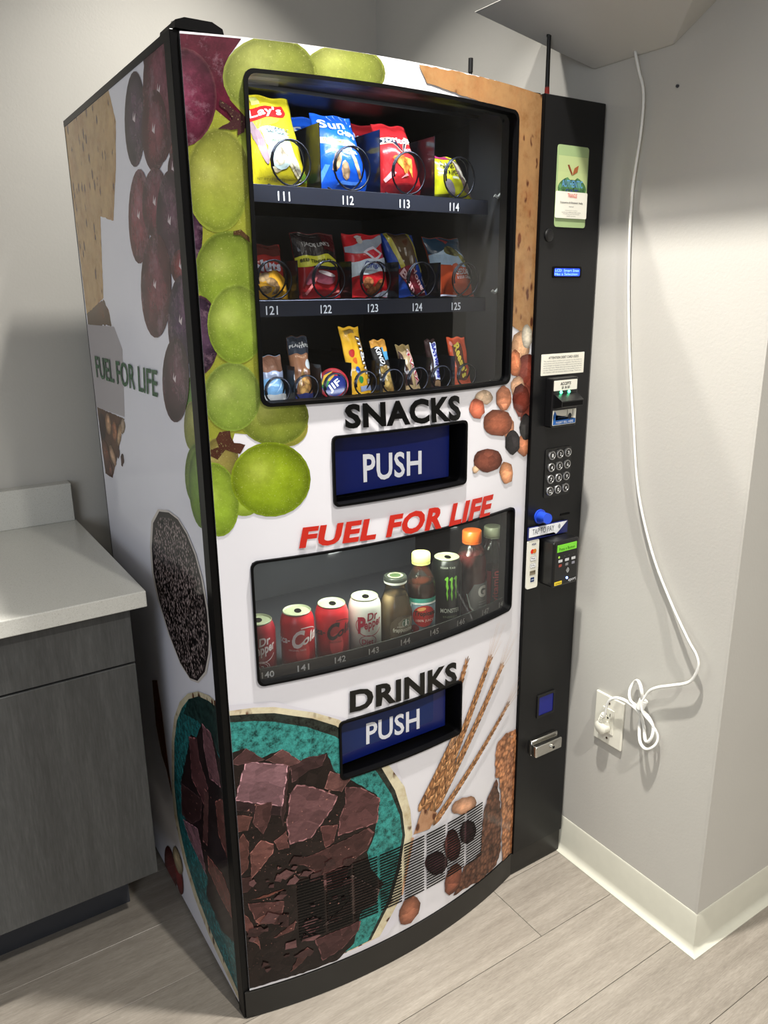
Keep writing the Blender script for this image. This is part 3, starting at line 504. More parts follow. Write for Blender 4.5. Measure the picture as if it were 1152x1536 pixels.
('k_slot','K',[8404,9632,8721,9602,8727,9535,8421,9559],None),
]
# ---------------------------------------------------------------- the room
XR = .9198; YC = -.4157; YB = .875
def panel(name, x0,x1,y0,y1,z0,z1, mat): return structure(box(name,x0,x1,y0,y1,z0,z1,mat))
panel('wall_back',-3.0,XR,YB,YB+.12,0,2.7,'wall')
panel('wall_right',XR,XR+.12,YC,YB+.12,0,2.7,'wall')
panel('wall_right_return',XR+.12,3.0,YC,YC+.12,0,2.7,'wall')
panel('wall_left',-3.12,-3.0,-4.5,YB+.12,0,2.7,'wall')
panel('wall_rear',-3.12,3.12,-4.62,-4.5,0,2.7,'wall')
panel('wall_far_right',3.0,3.12,-4.5,YC+.12,0,2.7,'wall')
panel('ceiling',-3.12,3.12,-4.62,YB+.12,2.7,2.8,'ceiling')
fl = panel('floor',-3.12,3.12,-4.62,YB+.12,-.06,-.004,'plank')
fl['label'] = 'pale grey oak vinyl plank floor'
pw, plen = .178, 1.22; random.seed(5)
pm = None; row = 0; y = -4.5
def plank_mesh(L):
    bm = bx(B(),0,L-.0012,0,pw-.0012,-.004,0,.0006); me = bpy.data.meshes.new('plank'); bm.to_mesh(me); bm.free(); me.materials.append(M['plank']); return me
pm = plank_mesh(plen)
y = YB-pw*31
while y < YB-.01:
    x = -3.0 - random.random()*plen
    while x < 3.0:
        if not (x > XR+.1 and y > YC+.1) and x+plen > -3.0:
            if y < -2.6 and random.random() < 0: pass
            a = max(x,-3.0); b = min(x+plen, 3.0 if y < YC-.0 else XR+.1)
            if b-a > .02:
                me = pm if abs(b-a-plen) < 1e-6 else plank_mesh(b-a)
                o = bpy.data.objects.new('plank',me); col.objects.link(o); o.location = (a,y,0); o.parent = fl
        x += plen
    y += pw
def cove(name, pts, nrm_out):
    """vinyl base: tall face with a small foot flaring onto the floor"""
    prof = [(0,0),(.019,0),(.019,.002),(.012,.004),(.006,.010),(.0035,.02),(.0032,.098),(.001,.102),(0,.102)]
    bm = B(); rings = []
    for (px,py),(nx,ny) in zip(pts,nrm_out): rings.append([bm.verts.new((px+nx*d,py+ny*d,z)) for d,z in prof])
    for a,b in zip(rings,rings[1:]):
        for i in range(len(prof)): bm.faces.new((a[i],b[i],b[(i+1)%len(prof)],a[(i+1)%len(prof)]))
    bm.faces.new(rings[0]); bm.faces.new(rings[-1][::-1]); bmesh.ops.recalc_face_normals(bm, faces=bm.faces)
    return structure(obj(name,bm,'cove',smooth=True))
cove('baseboard_right',[(XR,YB),(XR,YC)],[(-1,0),(-1,-1)])
cove('baseboard_right_return',[(XR,YC),(3.0,YC)],[(-1,-1),(0,-1)])
cove('baseboard_back',[(-.0,YB),(XR,YB)],[(0,-1),(0,-1)])
# metal corner bead, slightly proud under the paint
structure(box('trim_1',XR-.0006,XR+.004,YC-.0006,YC+.004,.102,2.7,'wall'))
# ---------------------------------------------------------------- the vending machine
W_, D_, HT = .912, .718, 1.826
vm = thing('vending_machine','tall white snack and drink vending machine wrapped with printed fruit, chocolate and grain pictures','vending machine',(.456,.36,0))
R0, XM, YM = 1.32, .362, 1.263
def front(x,z,off=0):
    y = YM-math.sqrt(R0*R0-(x-XM)**2); return Vector((x+(x-XM)/R0*off, y+(y-YM)/R0*off, z))
def side(y,z,off=0): return Vector((-.002-off,y,z))
def colm(x,z,off=0): return Vector((x,-.009-off,z))
SN = (.0965,.655,1.273,1.782); DK = (.0635,.6895,.7590,1.003); F1 = (.2195,.5265,1.0835,1.2135); F2 = (.2165,.5255,.514,.646)
def ins(h,d): return (h[0]+d,h[1]-d,h[2]+d,h[3]-d)
holes = [ins(SN,.004),ins(DK,.003),ins(F1,.003),ins(F2,.003)]
def curved(x0,x1,z0,z1,front_off,thick,holes=(),dx=.022):
    xs = {x0,x1}; zs = {z0,z1}
    for h in holes: xs |= {h[0],h[1]}; zs |= {h[2],h[3]}
    n = int((x1-x0)/dx)
    for i in range(1,n):
        x = x0+(x1-x0)*i/n
        if all(abs(x-a) > .004 for a in xs): xs.add(x)
    xs = sorted(xs); zs = sorted(zs); bm = B(); va = {}
    inh = lambda i,j: any(h[0] < (xs[i]+xs[i+1])/2 < h[1] and h[2] < (zs[j]+zs[j+1])/2 < h[3] for h in holes)
    def V(i,j,k):
        if (i,j,k) not in va: va[(i,j,k)] = bm.verts.new(front(xs[i],zs[j],front_off-(thick if k else 0)))
        return va[(i,j,k)]
    nx,nz = len(xs)-1,len(zs)-1
    solid = lambda i,j: 0 <= i < nx and 0 <= j < nz and not inh(i,j)
    for i in range(nx):
        for j in range(nz):
            if not solid(i,j): continue
            bm.faces.new((V(i,j,0),V(i+1,j,0),V(i+1,j+1,0),V(i,j+1,0))); bm.faces.new((V(i,j,1),V(i,j+1,1),V(i+1,j+1,1),V(i+1,j,1)))
            for di,dj,a,b in ((-1,0,(i,j),(i,j+1)),(1,0,(i+1,j+1),(i+1,j)),(0,-1,(i+1,j),(i,j)),(0,1,(i,j+1),(i+1,j+1))):
                if not solid(i+di,j+dj): bm.faces.new((V(*a,0),V(*b,0),V(*b,1),V(*a,1)))
    bmesh.ops.recalc_face_normals(bm, faces=bm.faces); return bm
def ring(outer, inner, place, d0, d1):
    """frame between two outlines of equal length, from depth d0 (front) to d1"""
    bm = B(); n = len(outer)
    a = [bm.verts.new(place(u,v,d0)) for u,v in outer]; b = [bm.verts.new(place(u,v,d0)) for u,v in inner]
    c = [bm.verts.new(place(u,v,d1)) for u,v in outer]; d = [bm.verts.new(place(u,v,d1)) for u,v in inner]
    for i in range(n):
        j = (i+1)%n
        for A,Bq in ((a,b),(b,d),(d,c),(c,a)): bm.faces.new((A[i],A[j],Bq[j],Bq[i]))
    bmesh.ops.recalc_face_normals(bm, faces=bm.faces); return bm
def rr2(h, r, n=5, k=14):
    """rounded outline whose long edges are split so they can follow the bow"""
    p = rrect(*h, r, n); out = []
    for i in range(len(p)):
        a,b = p[i],p[(i+1)%len(p)]; m = k if math.hypot(b[0]-a[0],b[1]-a[1]) > .03 else 1
        for t in range(m): out.append(lerp(a,b,t/m))
    return out
# cabinet
bm = B()
bx(bm,0,.028,.022,D_,.012,HT); bx(bm,.884,W_,.022,D_,.012,HT); bx(bm,.028,.884,.06,D_,1.803,HT); bx(bm,.028,.884,.64,D_,.012,1.803)
bx(bm,.028,.884,.05,.64,.012,.68); bx(bm,.722,.884,.05,.64,.68,1.803)
cab = obj('cabinet_body',bm,'black',vm)
box('partition',.028,.722,.035,.64,1.02,1.225,'liner',vm)
obj('snack_compartment', bx(bx(bx(bx(B(),.0281,.034,.03,.62,1.2255,1.8025),.028,.7215,.615,.639,1.2255,1.8025),.7,.7215,.15,.615,1.2255,1.8025),.034,.70,.12,.615,1.796,1.8025),'liner',vm)
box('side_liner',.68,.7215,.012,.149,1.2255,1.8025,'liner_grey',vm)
obj('drink_compartment', bx(bx(B(),.0281,.034,.03,.40,.681,1.0195),.034,.7215,.40,.42,.681,1.0195),'drink_liner',vm)
# top edge rim and hinge cap, corner post
box('corner_post',-.0035,.009,-.006,.022,.0,HT,'black_gloss',vm,.0008)
box('top_rim',.008,.7375,.002,.06,1.8245,1.8275,'black_gloss',vm)
hp = [(.004,1.8275),(.006,1.838),(.02,1.843),(.062,1.843),(.078,1.836),(.08,1.8275)]
hb = obj('hinge_cover',extr(B(),hp,lambda u,v,d:Vector((u,-.008+d,v)),.07),'black_gloss',vm)
obj('screw',cyl(B(),(.018,.03,1.8425),(.018,.03,1.846),.005,seg=12),'chrome',hb)
# side panel
sp_ = box('side_panel',-.002,-.0001,.022,D_-.004,.014,HT-.012,'wrap_side',vm)
box('side_top_trim',-.0032,-.0001,.022,D_,HT-.012,HT,'black_gloss',vm)
box('side_back_trim',-.0026,-.0001,D_-.004,D_,.014,HT-.012,'black_gloss',vm)
# door
door = obj('front_door', curved(.0105,.7365,.0685,1.8235,0,.03,holes), 'wrap', vm, smooth=True)
obj('door_edge',curved(.0085,.7375,.0675,1.8245,-.004,.02,[ins(h,-.012) for h in holes]+[(.014,.732,.074,.507),(.014,.732,.65,.76),(.014,.732,1.0,1.07),(.014,.21,.507,.65)]),'black_gloss',vm,smooth=True)
SH = {'F':front,'S':side}
def tri(seq): return [(seq[i]*.0001,seq[i+1]*.0001) for i in range(0,len(seq),2)]
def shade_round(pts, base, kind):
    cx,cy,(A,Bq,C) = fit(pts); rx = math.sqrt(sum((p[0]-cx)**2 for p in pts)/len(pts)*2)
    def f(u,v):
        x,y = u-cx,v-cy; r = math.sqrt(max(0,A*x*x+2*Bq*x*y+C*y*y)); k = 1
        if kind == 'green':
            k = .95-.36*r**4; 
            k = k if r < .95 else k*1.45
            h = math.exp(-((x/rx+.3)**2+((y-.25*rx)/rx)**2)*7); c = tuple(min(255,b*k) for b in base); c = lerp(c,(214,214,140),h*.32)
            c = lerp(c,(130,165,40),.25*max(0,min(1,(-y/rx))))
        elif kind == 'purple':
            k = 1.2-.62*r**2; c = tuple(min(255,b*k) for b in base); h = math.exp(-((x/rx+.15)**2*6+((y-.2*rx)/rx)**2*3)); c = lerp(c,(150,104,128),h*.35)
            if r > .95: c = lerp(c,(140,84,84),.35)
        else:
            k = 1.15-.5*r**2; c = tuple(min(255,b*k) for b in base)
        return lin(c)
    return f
offs = {}
def nexto(s,d=.000028):
    offs[s] = offs.get(s,.0002)+d; return offs[s]
clipF = (.0106,.7364,.0690,1.8232); clipS = (.0225,.7135,.0145,1.8135)
def rough(pts, amp, seg):
    out = []
    for i in range(len(pts)):
        p,q_ = pts[i],pts[(i+1)%len(pts)]; L = math.hypot(q_[0]-p[0],q_[1]-p[1]); n = max(1,min(40,int(L/seg)))
        out.append(p)
        for k in range(1,n):
            t = k/n; j = (random.random()-.5)*2*amp; nx,ny = -(q_[1]-p[1])/max(L,1e-6),(q_[0]-p[0])/max(L,1e-6); out.append((p[0]+(q_[0]-p[0])*t+nx*j,p[1]+(q_[1]-p[1])*t+ny*j))
    return out
random.seed(21)
def place_print(g,s,seq,c):
    if g in ('chocolate','nut','bar') and c: m_ = sum(c)/3; c = tuple(x*.84+m_*.16 for x in c)
    pts = tri(seq)
    if g in ('chocolate','choc_base'): pts = rough(pts,.0016,.008)
    elif g in ('bar','stem','crumb'): pts = rough(pts,.0026,.009)
    elif g == 'nut': pts = [(p[0]+random.uniform(-.0022,.0022),p[1]+random.uniform(-.0022,.0022)) for p in pts]
    elif g in ('cracker','almond_back'): pts = rough(pts,.0012,.009)
    sf = SH[s]; clip = clipF if s=='F' else clipS; hs = holes if s=='F' else None; par = door if s=='F' else sp_; st = (.03,None) if s=='F' else None
    def D(name,mat,fn,rings=0,p=pts): return decal(name,par,sf,[p],nexto(s),mat,fn,step=st,hole=hs,clip=clip,rings=rings)
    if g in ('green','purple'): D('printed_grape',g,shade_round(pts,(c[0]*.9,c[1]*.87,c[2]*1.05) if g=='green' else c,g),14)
    if g == 'purple' and s == 'S' and min(p[1] for p in pts) > .8:
        cx,cy,_ = fit(pts); D('printed_highlight','ink',(214,200,206),0,[(cx+.012,cy+.002),(cx+.004,cy+.014),(cx+.006,cy+.003),(cx-.006,cy+.010),(cx+.0,cy-.004)])
    elif g == 'nut': D('printed_nut','choc',shade_round(pts,c,'nut'),3)
    elif g == 'berry': D('printed_berry','ink',shade_round(pts,c,'nut'),3)
    elif g in ('green_back','dark_back','stem'): D('printed_stem' if g=='stem' else 'printed_grape_shade','purple' if g=='dark_back' else 'green',c)
    elif g in ('cracker','crumb'): D('printed_cracker','cracker',c)
    elif g == 'label': D('printed_pale_band','matte_ink',c)
    elif g == 'almond_back': D('printed_almonds','choc',c)
    elif g == 'bowl_shadow':
        f = lambda u,v: lin(c); D('printed_soft_shadow','ink',c)
    elif g in ('bowl_rim','chia_rim'): D('printed_bowl_rim','cracker' if g=='bowl_rim' else 'ink',c)
    elif g in ('bowl_dark','chia_dark'): D('printed_bowl_shade','teal' if g=='bowl_dark' else 'ink',c)
    elif g == 'bowl_teal': D('printed_glaze','teal',c)
    elif g in ('chocolate','choc_base'):
        D('printed_chocolate','choc',c)
        if g == 'chocolate':   # pale broken edge along one side
            n = len(pts); cx,cy,_ = fit(pts); e = []
            for i in range(n):
                a,b = pts[i],pts[(i+1)%n]
                if (i*7+n)%3: 
                    ia = lerp(a,(cx,cy),.05); ib = lerp(b,(cx,cy),.05); e.append([a,b,ib,ia])
            bmq = decal('printed_broken_edge',par,sf,e,nexto(s,.00002),'choc',tuple(min(255,x*1.55+12) for x in c),step=st,hole=hs,clip=clip)
            if bmq: stuff(bmq)
    elif g == 'chia': D('printed_seeds','seeds',c)
    elif g == 'bar': D('printed_oat_bar','flakes',c)
    elif g == 'stalks': D('printed_wheat_stalks','cracker',c)
    elif g == 'wheatband': D('printed_wheat_ear','cracker',c)
    elif g == 'wheat':
        a,b = Vector(pts[0]),Vector(pts[1]); ax = (b-a); L = ax.length; ax.normalize(); no = Vector((-ax.y,ax.x)); n = int(L/.013); w0,w1 = c[0]*.00165,c[1]*.00165; polys = []; cols = []
        lists = {0:[],1:[],2:[]}
        for i in range(n,-1,-1):
            t = i/n; w = (w0+(w1-w0)*t)*.5*.8; base = a+ax*L*t
            for sgn in (-1,1,0):
                ctr = base+no*sgn*w*.62+ax*(.004 if sgn==0 else 0); ang = math.degrees(math.atan2(ax.y,ax.x))-sgn*-16
                lists[(i+sgn)%3].append(ell(ctr.x,ctr.y,.014,w*.44,ang,10))
        D('printed_wheat_shade','choc',(112,72,50),0,[tuple(a+no*w0*.45),tuple(a-no*w0*.45),tuple(b-no*w1*.4),tuple(b+no*w1*.4)])
        for k,cc in ((0,(176,126,84)),(1,(196,146,100)),(2,(150,104,68))):
            mid = {}
            def fn(u,v,cc=cc,L_=lists[k]):
                best = min(((u-fit_c[0])**2+(v-fit_c[1])**2) for fit_c in cents); return lin(tuple(x*(1.2 if best < 1e-6 else .62) for x in cc))
            cents = [fit(p)[:2] for p in lists[k]]
            decal('printed_wheat_ear',par,sf,lists[k],nexto(s),'ink',fn,step=st,hole=hs,clip=clip,rings=1)
        aw = []
        for i in range(9):
            s0 = b+no*((i-4)*w1*.1)-ax*(.02 if i%2 else 0); e0 = s0+ax*(.055+.018*((i*5)%4))+no*(i-4)*.0045; aw.append([tuple(s0-no*.0005),tuple(s0+no*.0005),tuple(e0+no*.00015),tuple(e0-no*.00015)])
        if L > .05: decal('printed_wheat_awns',par,sf,aw,nexto(s),'ink',(196,170,150),step=st,hole=hs,clip=clip)
texts = []
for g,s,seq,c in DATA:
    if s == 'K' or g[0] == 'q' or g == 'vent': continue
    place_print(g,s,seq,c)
QD = {g:tri(seq) for g,s,seq,c in DATA if g[0]=='q' or s=='K' or g=='vent'}
random.seed(4); k_ = 0
while k_ < 46:
    u = random.uniform(.02,.31); v = random.uniform(.09,.50)
    if (u-.07)**2*1.6+(v-.33)**2*.8 > .043 or v > .44 or (v > .36 and u < .22): continue
    k_ += 1; n = random.choice((3,4,4,5)); a0 = random.random()*6.28; r0 = random.uniform(.006,.020); el = random.uniform(.45,1)
    pt = [(u+math.cos(a0+6.283*i/n)*r0*random.uniform(.7,1.2), v+math.sin(a0+6.283*i/n)*r0*el*random.uniform(.7,1.2)) for i in range(n)]
    m_ = random.random(); cc = lerp((52,34,33),(106,74,74),m_)
    decal('printed_chocolate',door,front,[rough(pt,.0008,.005)],nexto('F',.00002),'choc',cc,step=(.03,None),hole=holes,clip=clipF)
# crumbs of chocolate
random.seed(9); cr = []
for i in range(150):
    u = random.uniform(.03,.33); v = random.uniform(.16,.52)
    if (u-.1)**2*2+(v-.36)**2 > .045: continue
    a = random.random()*6.28; s_ = random.uniform(.0012,.0045)
    cr.append([(u+s_*math.cos(a+k)*(1 if k<1 else .35),v+s_*math.sin(a+k)*.6) for k in (0,1.6,3.4)])
cb_ = decal('printed_crumbs',door,front,cr,nexto('F'),'ink',(156,108,98),hole=holes,clip=clipF)
cr = []
for i in range(40):
    u = random.uniform(.03,.30); v = random.uniform(.18,.60); a = random.random()*6.28; s_ = random.uniform(.0015,.004)
    if v > .66-u*.9: continue
    cr.append([(u+s_*math.cos(a+k)*(1.6 if k<1 else .35),v+s_*math.sin(a+k)*.6) for k in (0,1.6,3.4)])
stuff(cb_); stuff(decal('printed_crumbs',sp_,side,cr,nexto('S'),'ink',(150,104,98),clip=clipS))
oF = .0050
FS = (.02,None)
text(door,front,'SNACKS',QD['qSN'],oF,(14,14,14),bold=.04,step=FS)
text(door,front,'FUEL FOR LIFE',QD['qFU'],oF,(182,44,34),bold=.045,step=FS)
text(door,front,'DRINKS',QD['qDR'],oF,(22,22,20),bold=.04,step=FS)
text(sp_,side,'FUEL FOR LIFE',QD['qSIDE'],.0024,(44,92,58),bold=.012)
# vent grille: short black louvre slots in eight columns
v = QD['vent']; tl,tr,br,bl_ = v; bm = B()
def vq(a,b): 
    t = lerp(bl_,br,a); u_ = lerp(tl,tr,a); return lerp(t,u_,b)
nr = 21
for c_ in range(8):
    for r_ in range(nr):
        a0,a1 = (c_+.05)/8,(c_+.95)/8; b0,b1 = (r_+.22)/nr,(r_+.74)/nr
        for k in range(3):
            s0 = a0+(a1-a0)*k/3; s1 = a0+(a1-a0)*(k+1)/3; pq = [vq(s0,b0),vq(s1,b0),vq(s1,b1),vq(s0,b1)]
            F_ = [bm.verts.new(front(x,z,.0052)) for x,z in pq]; bm.faces.new(F_)
stuff(obj('vent_slots',bm,'rubber',door))
# windows: gasket frames and curved panes
def window(h, rf, wid, gname, pname, pmat, frame_mat='rubber'):
    o = rr2(h,rf); i = rr2(ins(h,wid),rf-wid*.45)
    g = obj(gname, ring(o,i,front,.0055,-.03), frame_mat, vm, smooth=True)
    bmq = B(); x0,x1,z0,z1 = ins(h,wid*.5); n = 18
    for a in range(n):
        xa,xb = x0+(x1-x0)*a/n,x0+(x1-x0)*(a+1)/n
        bmq.faces.new([bmq.verts.new(front(xx,zz,-.004)) for xx,zz in ((xa,z0),(xb,z0),(xb,z1),(xa,z1))])
    bmesh.ops.remove_doubles(bmq,verts=bmq.verts,dist=1e-5)
    return g, obj(pname,bmq,pmat,vm,smooth='all')
window(SN,.016,.0062,'window_gasket','window_pane','glass')
window(DK,.013,.0042,'window_gasket','window_pane','drink_glass')
def flap(h, lab, tq, depth=.03):
    o = rr2(h,.01,4); i = rr2(ins(h,.0045),.008,4)
    obj('flap_frame',ring(o,i,front,.0055,-depth-.012),'rubber',vm,smooth=True)
    x0,x1,z0,z1 = ins(h,.004); yb = .028
    f = box('push_flap',x0+.001,x1-.018,-.022+.0,-.016,z0+.008,z1-.001,'blue_flap',vm,.001)
    box('flap_recess',x0,x1,-.004,.004,z0,z1,'rubber',vm)
    fs = lambda u,v_,off=0: Vector((u,-.022-off,v_))
    if lab: decal('printed_panel',f,fs,[rr2((x0+.003,x1-.052,z0+.032,z1-.002),.006,3,1)],.0004,'ink',(26,44,96))
    text(f,fs,'PUSH',tq,.0008,(226,228,236),bold=.02)
# the boards sit a little behind the bow, so the words are placed on the board itself
flap(F1,False,((.301,1.112),(.4357,1.1106),(.3006,1.1671),(.4355,1.1581)))
flap(F2,True,((.2959,.5521),(.4325,.543),(.2969,.6018),(.4323,.5931)))
# kick plates
obj('kick_plate', curved(.0005,.7345,.0015,.066,.003,.04), 'kick', vm, smooth=True)
box('kick_plate',.7355,.908,-.0065,.03,.0015,.0655,'kick',vm,.0008)
box('kick_step',.0,.912,.03,.05,.0,.06,'black',vm)
# ---------------------------------------------------------------- control column
cp = box('control_panel',.7378,W_,-.009,.05,.0665,HT,'black',vm,.0012)
box('panel_seam',.7366,.7388,-.011,.0,.0675,HT-.001,'rubber',vm)
def bb(k): p = QD[k]; return (sum(sorted(a[0] for a in p)[:2])/2,sum(sorted(a[0] for a in p)[2:])/2,sum(sorted(a[1] for a in p)[:2])/2,sum(sorted(a[1] for a in p)[2:])/2)
def sub(b,u0,u1,v0,v1): return (b[0]+(b[1]-b[0])*u0,b[0]+(b[1]-b[0])*u1,b[2]+(b[3]-b[2])*v0,b[2]+(b[3]-b[2])*v1)
po = bb('k_poster'); pf = obj('poster_window',extr(B(),rrect(*po,.006),lambda u,v_,d:colm(u,v_,.0012-d),.001),plain('poster_green',(150,172,122),.25,0,.03,30,coat=.3),cp)
decal('printed_fade',pf,colm,[[(po[0]+.003,po[3]-.02),(po[1]-.003,po[3]-.02),(po[1]-.003,po[3]-.05),(po[0]+.003,po[3]-.05)]],.0016,'ink',(172,186,132))
decal('printed_fade',pf,colm,[[(po[0]+.003,po[3]-.05),(po[1]-.003,po[3]-.05),(po[1]-.003,po[2]+.05),(po[0]+.003,po[2]+.05)]],.0016,'ink',(176,190,134))
acx = (po[0]+po[1])/2
ap = [(acx+math.cos(t)*.038*(1+.08*math.cos(2*t)), 1.657+math.sin(t)*.024-(.006 if abs(math.cos(t))<.25 and math.sin(t)>0 else 0)) for t in [i*math.pi/16 for i in range(32)]]
decal('printed_apple',pf,colm,[ap],.002,'flakes',(84,128,84))
decal('printed_leaf',pf,colm,[[(acx-.001,1.683),(acx+.004,1.697),(acx+.016,1.703),(acx+.013,1.690)]],.0021,'ink',(150,90,56))
decal('printed_leaf',pf,colm,[[(acx-.003,1.683),(acx-.016,1.702),(acx-.011,1.703),(acx-.001,1.687)]],.0021,'ink',(130,70,48))
text(pf,colm,'AUTHENTIC',q(acx-.030,acx+.030,1.660,1.674),.0024,(96,150,190),bold=.02)
text(pf,colm,'EAT',q(acx-.018,acx+.018,1.645,1.657),.0024,(52,70,110),bold=.03)
cd = bb('k_card'); card = obj('business_card',extr(B(),rrect(*cd,.003),lambda u,v_,d:colm(u,v_,.003-d),.0008),'white_plastic',cp)
text(card,colm,'TRIANGLE',q(*sub(cd,.36,.66,.78,.94)),.0034,(214,84,66),bold=.01)
text(card,colm,'Domenica & Elizabeth Nally',q(*sub(cd,.14,.86,.54,.63)),.0034,(60,60,64),bold=.01)
for i,(a,b) in enumerate(((.42,.58),(.3,.7),(.2,.8),(.24,.76),(.36,.64))): text(card,colm,['owner','telephone number','name at address dot com','vending and markets','north carolina'][i],q(*sub(cd,a,b,[.42,.28,.21,.14,.07][i],[.46,.32,.25,.18,.11][i])),.0034,(110,110,112),bold=0)
dl = bb('k_dial'); dc = ((dl[0]+dl[1])/2,(dl[2]+dl[3])/2); obj('lock_cap',lathe(B(),[(.0,.0),(.0125,.0),(.0125,.002),(.010,.004),(.006,.0045),(0.0005,.0045)],24),'black_plastic',cp,world=False,smooth=True)
lk = bpy.data.objects['lock_cap']; lk.rotation_euler = (math.radians(90),0,0); lk.location = Vector((dc[0],-.0095,dc[1]))-wl(cp)
lc = bb('k_lcd'); l1 = obj('display_frame',ring(rrect(*ins(lc,-.003),.004),rrect(*ins(lc,.001),.003),colm,.002,0),'rubber',cp)
l2 = obj('display',extr(B(),rrect(*lc,.003),lambda u,v_,d:colm(u,v_,.0012-d),.001),'lcd',cp)
text(l2,colm,'LCD  Smart Snax',q(*sub(lc,.05,.95,.56,.86)),.0016,(150,190,255),'lcd_text',bold=.0)
text(l2,colm,'Has a Selection',q(*sub(lc,.04,.9,.14,.44)),.0016,(150,190,255),'lcd_text',bold=.0)
nb = bb('k_notice'); no_ = obj('paper_notice',extr(B(),list(rrect(*nb,.001,1)),lambda u,v_,d:colm(u,v_,.0010-d),.0006),'white_plastic',cp)
text(no_,colm,'ATTENTION DEBIT CARD USERS',q(*sub(nb,.16,.86,.76,.88)),.0013,(40,40,44),bold=.012)
ln = ['This machine places a hold on your account for the maximum','vend amount until the purchase is complete. Only the price of','items bought is charged and any difference is returned to','you by your bank. Please allow up to three days for the hold','to clear. Please contact your bank or the number shown on','this machine with any question about a charge. Thank you.']
for i,t in enumerate(ln): text(no_,colm,t,q(*sub(nb,.05,.94,.62-.105*i,.695-.105*i)),.0013,(96,96,98),bold=0)
# bill acceptor
ac = (.777,.8525,1.168,1.2755); av = obj('bill_acceptor',bx(B(),ac[0],ac[1],-.032,-.009,ac[2],ac[3],.003,2),'black_plastic',cp)
acs = lambda u,v_,off=0: Vector((u,-.032-off,v_))
s1_ = (.7785,.8485,1.2485,1.2705); st = obj('sticker',extr(B(),rrect(*s1_,.001,1),lambda u,v_,d:acs(u,v_,.0008-d),.0007),'white_plastic',av)
text(st,acs,'ACCEPTS',q(*sub(s1_,.27,.72,.52,.82)),.0012,(20,20,22),bold=.02); text(st,acs,'$1 & $5',q(*sub(s1_,.33,.68,.14,.42)),.0012,(20,20,22),bold=.02)
bm = B(); pr = [(-.032,1.240),(-.034,1.241),(-.066,1.2305),(-.066,1.218),(-.032,1.210)]
a_ = [bm.verts.new((.780-(.010 if y_<-.05 else 0),y_,z_)) for y_,z_ in pr]; b_ = [bm.verts.new((.850-(.014 if y_<-.05 else 0),y_,z_)) for y_,z_ in pr]
bm.faces.new(a_); bm.faces.new(b_[::-1])
for i in range(5): bm.faces.new((a_[i],b_[i],b_[(i+1)%5],a_[(i+1)%5]))
bmesh.ops.recalc_face_normals(bm,faces=bm.faces); sn = obj('bill_slot_hood',bm,'black_plastic',av)
box('slot_opening',.773,.833,-.0668,-.066,1.2195,1.2285,'rubber',av)
for x_ in (.803,.827): obj('indicator_light',lathe(B(),[(.0035,0),(.0035,.001),(.002,.003),(.0003,.0035)],12),'green_led',av,world=False)
k_ = 0
for o in bpy.data.objects:
    if o.name.startswith('indicator_light'): o.rotation_euler = (math.radians(90),0,0); o.location = Vector(((.8005,.8245)[k_],-.0325,1.2445))-wl(av); k_ += 1
s2_ = (.779,.850,1.1735,1.206); st = obj('sticker',extr(B(),rrect(*s2_,.001,1),lambda u,v_,d:acs(u,v_,.0008-d),.0007),'white_plastic',av)
decal('printed_band',st,acs,[[(s2_[0]+.001,s2_[2]+.001),(s2_[1]-.001,s2_[2]+.001),(s2_[1]-.001,s2_[2]+.011),(s2_[0]+.013,s2_[2]+.011),(s2_[0]+.009,s2_[2]+.011),(s2_[0]+.009,s2_[2]+.022),(s2_[0]+.012,s2_[2]+.022),(s2_[0]+.006,s2_[3]-.001),(s2_[0]+.001,s2_[2]+.022),(s2_[0]+.004,s2_[2]+.022),(s2_[0]+.004,s2_[2]+.011),(s2_[0]+.001,s2_[2]+.011)]],.0010,'ink',(40,96,170))
text(st,acs,'INSERT BILL HERE',q(s2_[0]+.010,s2_[1]-.008,s2_[2]+.003,s2_[2]+.008),.0014,(226,232,240),bold=.01)
text(st,acs,'ANY BILL SIDE',q(s2_[0]+.014,s2_[0]+.040,s2_[2]+.014,s2_[2]+.019),.0014,(40,60,90),bold=.01)
decal('printed_bill',st,acs,[ell(s2_[0]+.052,s2_[2]+.017,.006,.007,0,12)]+[[(s2_[0]+.043,s2_[3]-.001),(s2_[0]+.0445,s2_[3]-.001),(s2_[0]+.0445,s2_[2]+.011),(s2_[0]+.043,s2_[2]+.011)],[(s2_[0]+.060,s2_[3]-.001),(s2_[0]+.0615,s2_[3]-.001),(s2_[0]+.0615,s2_[2]+.011),(s2_[0]+.060,s2_[2]+.011)]],.0012,'ink',(40,44,50))
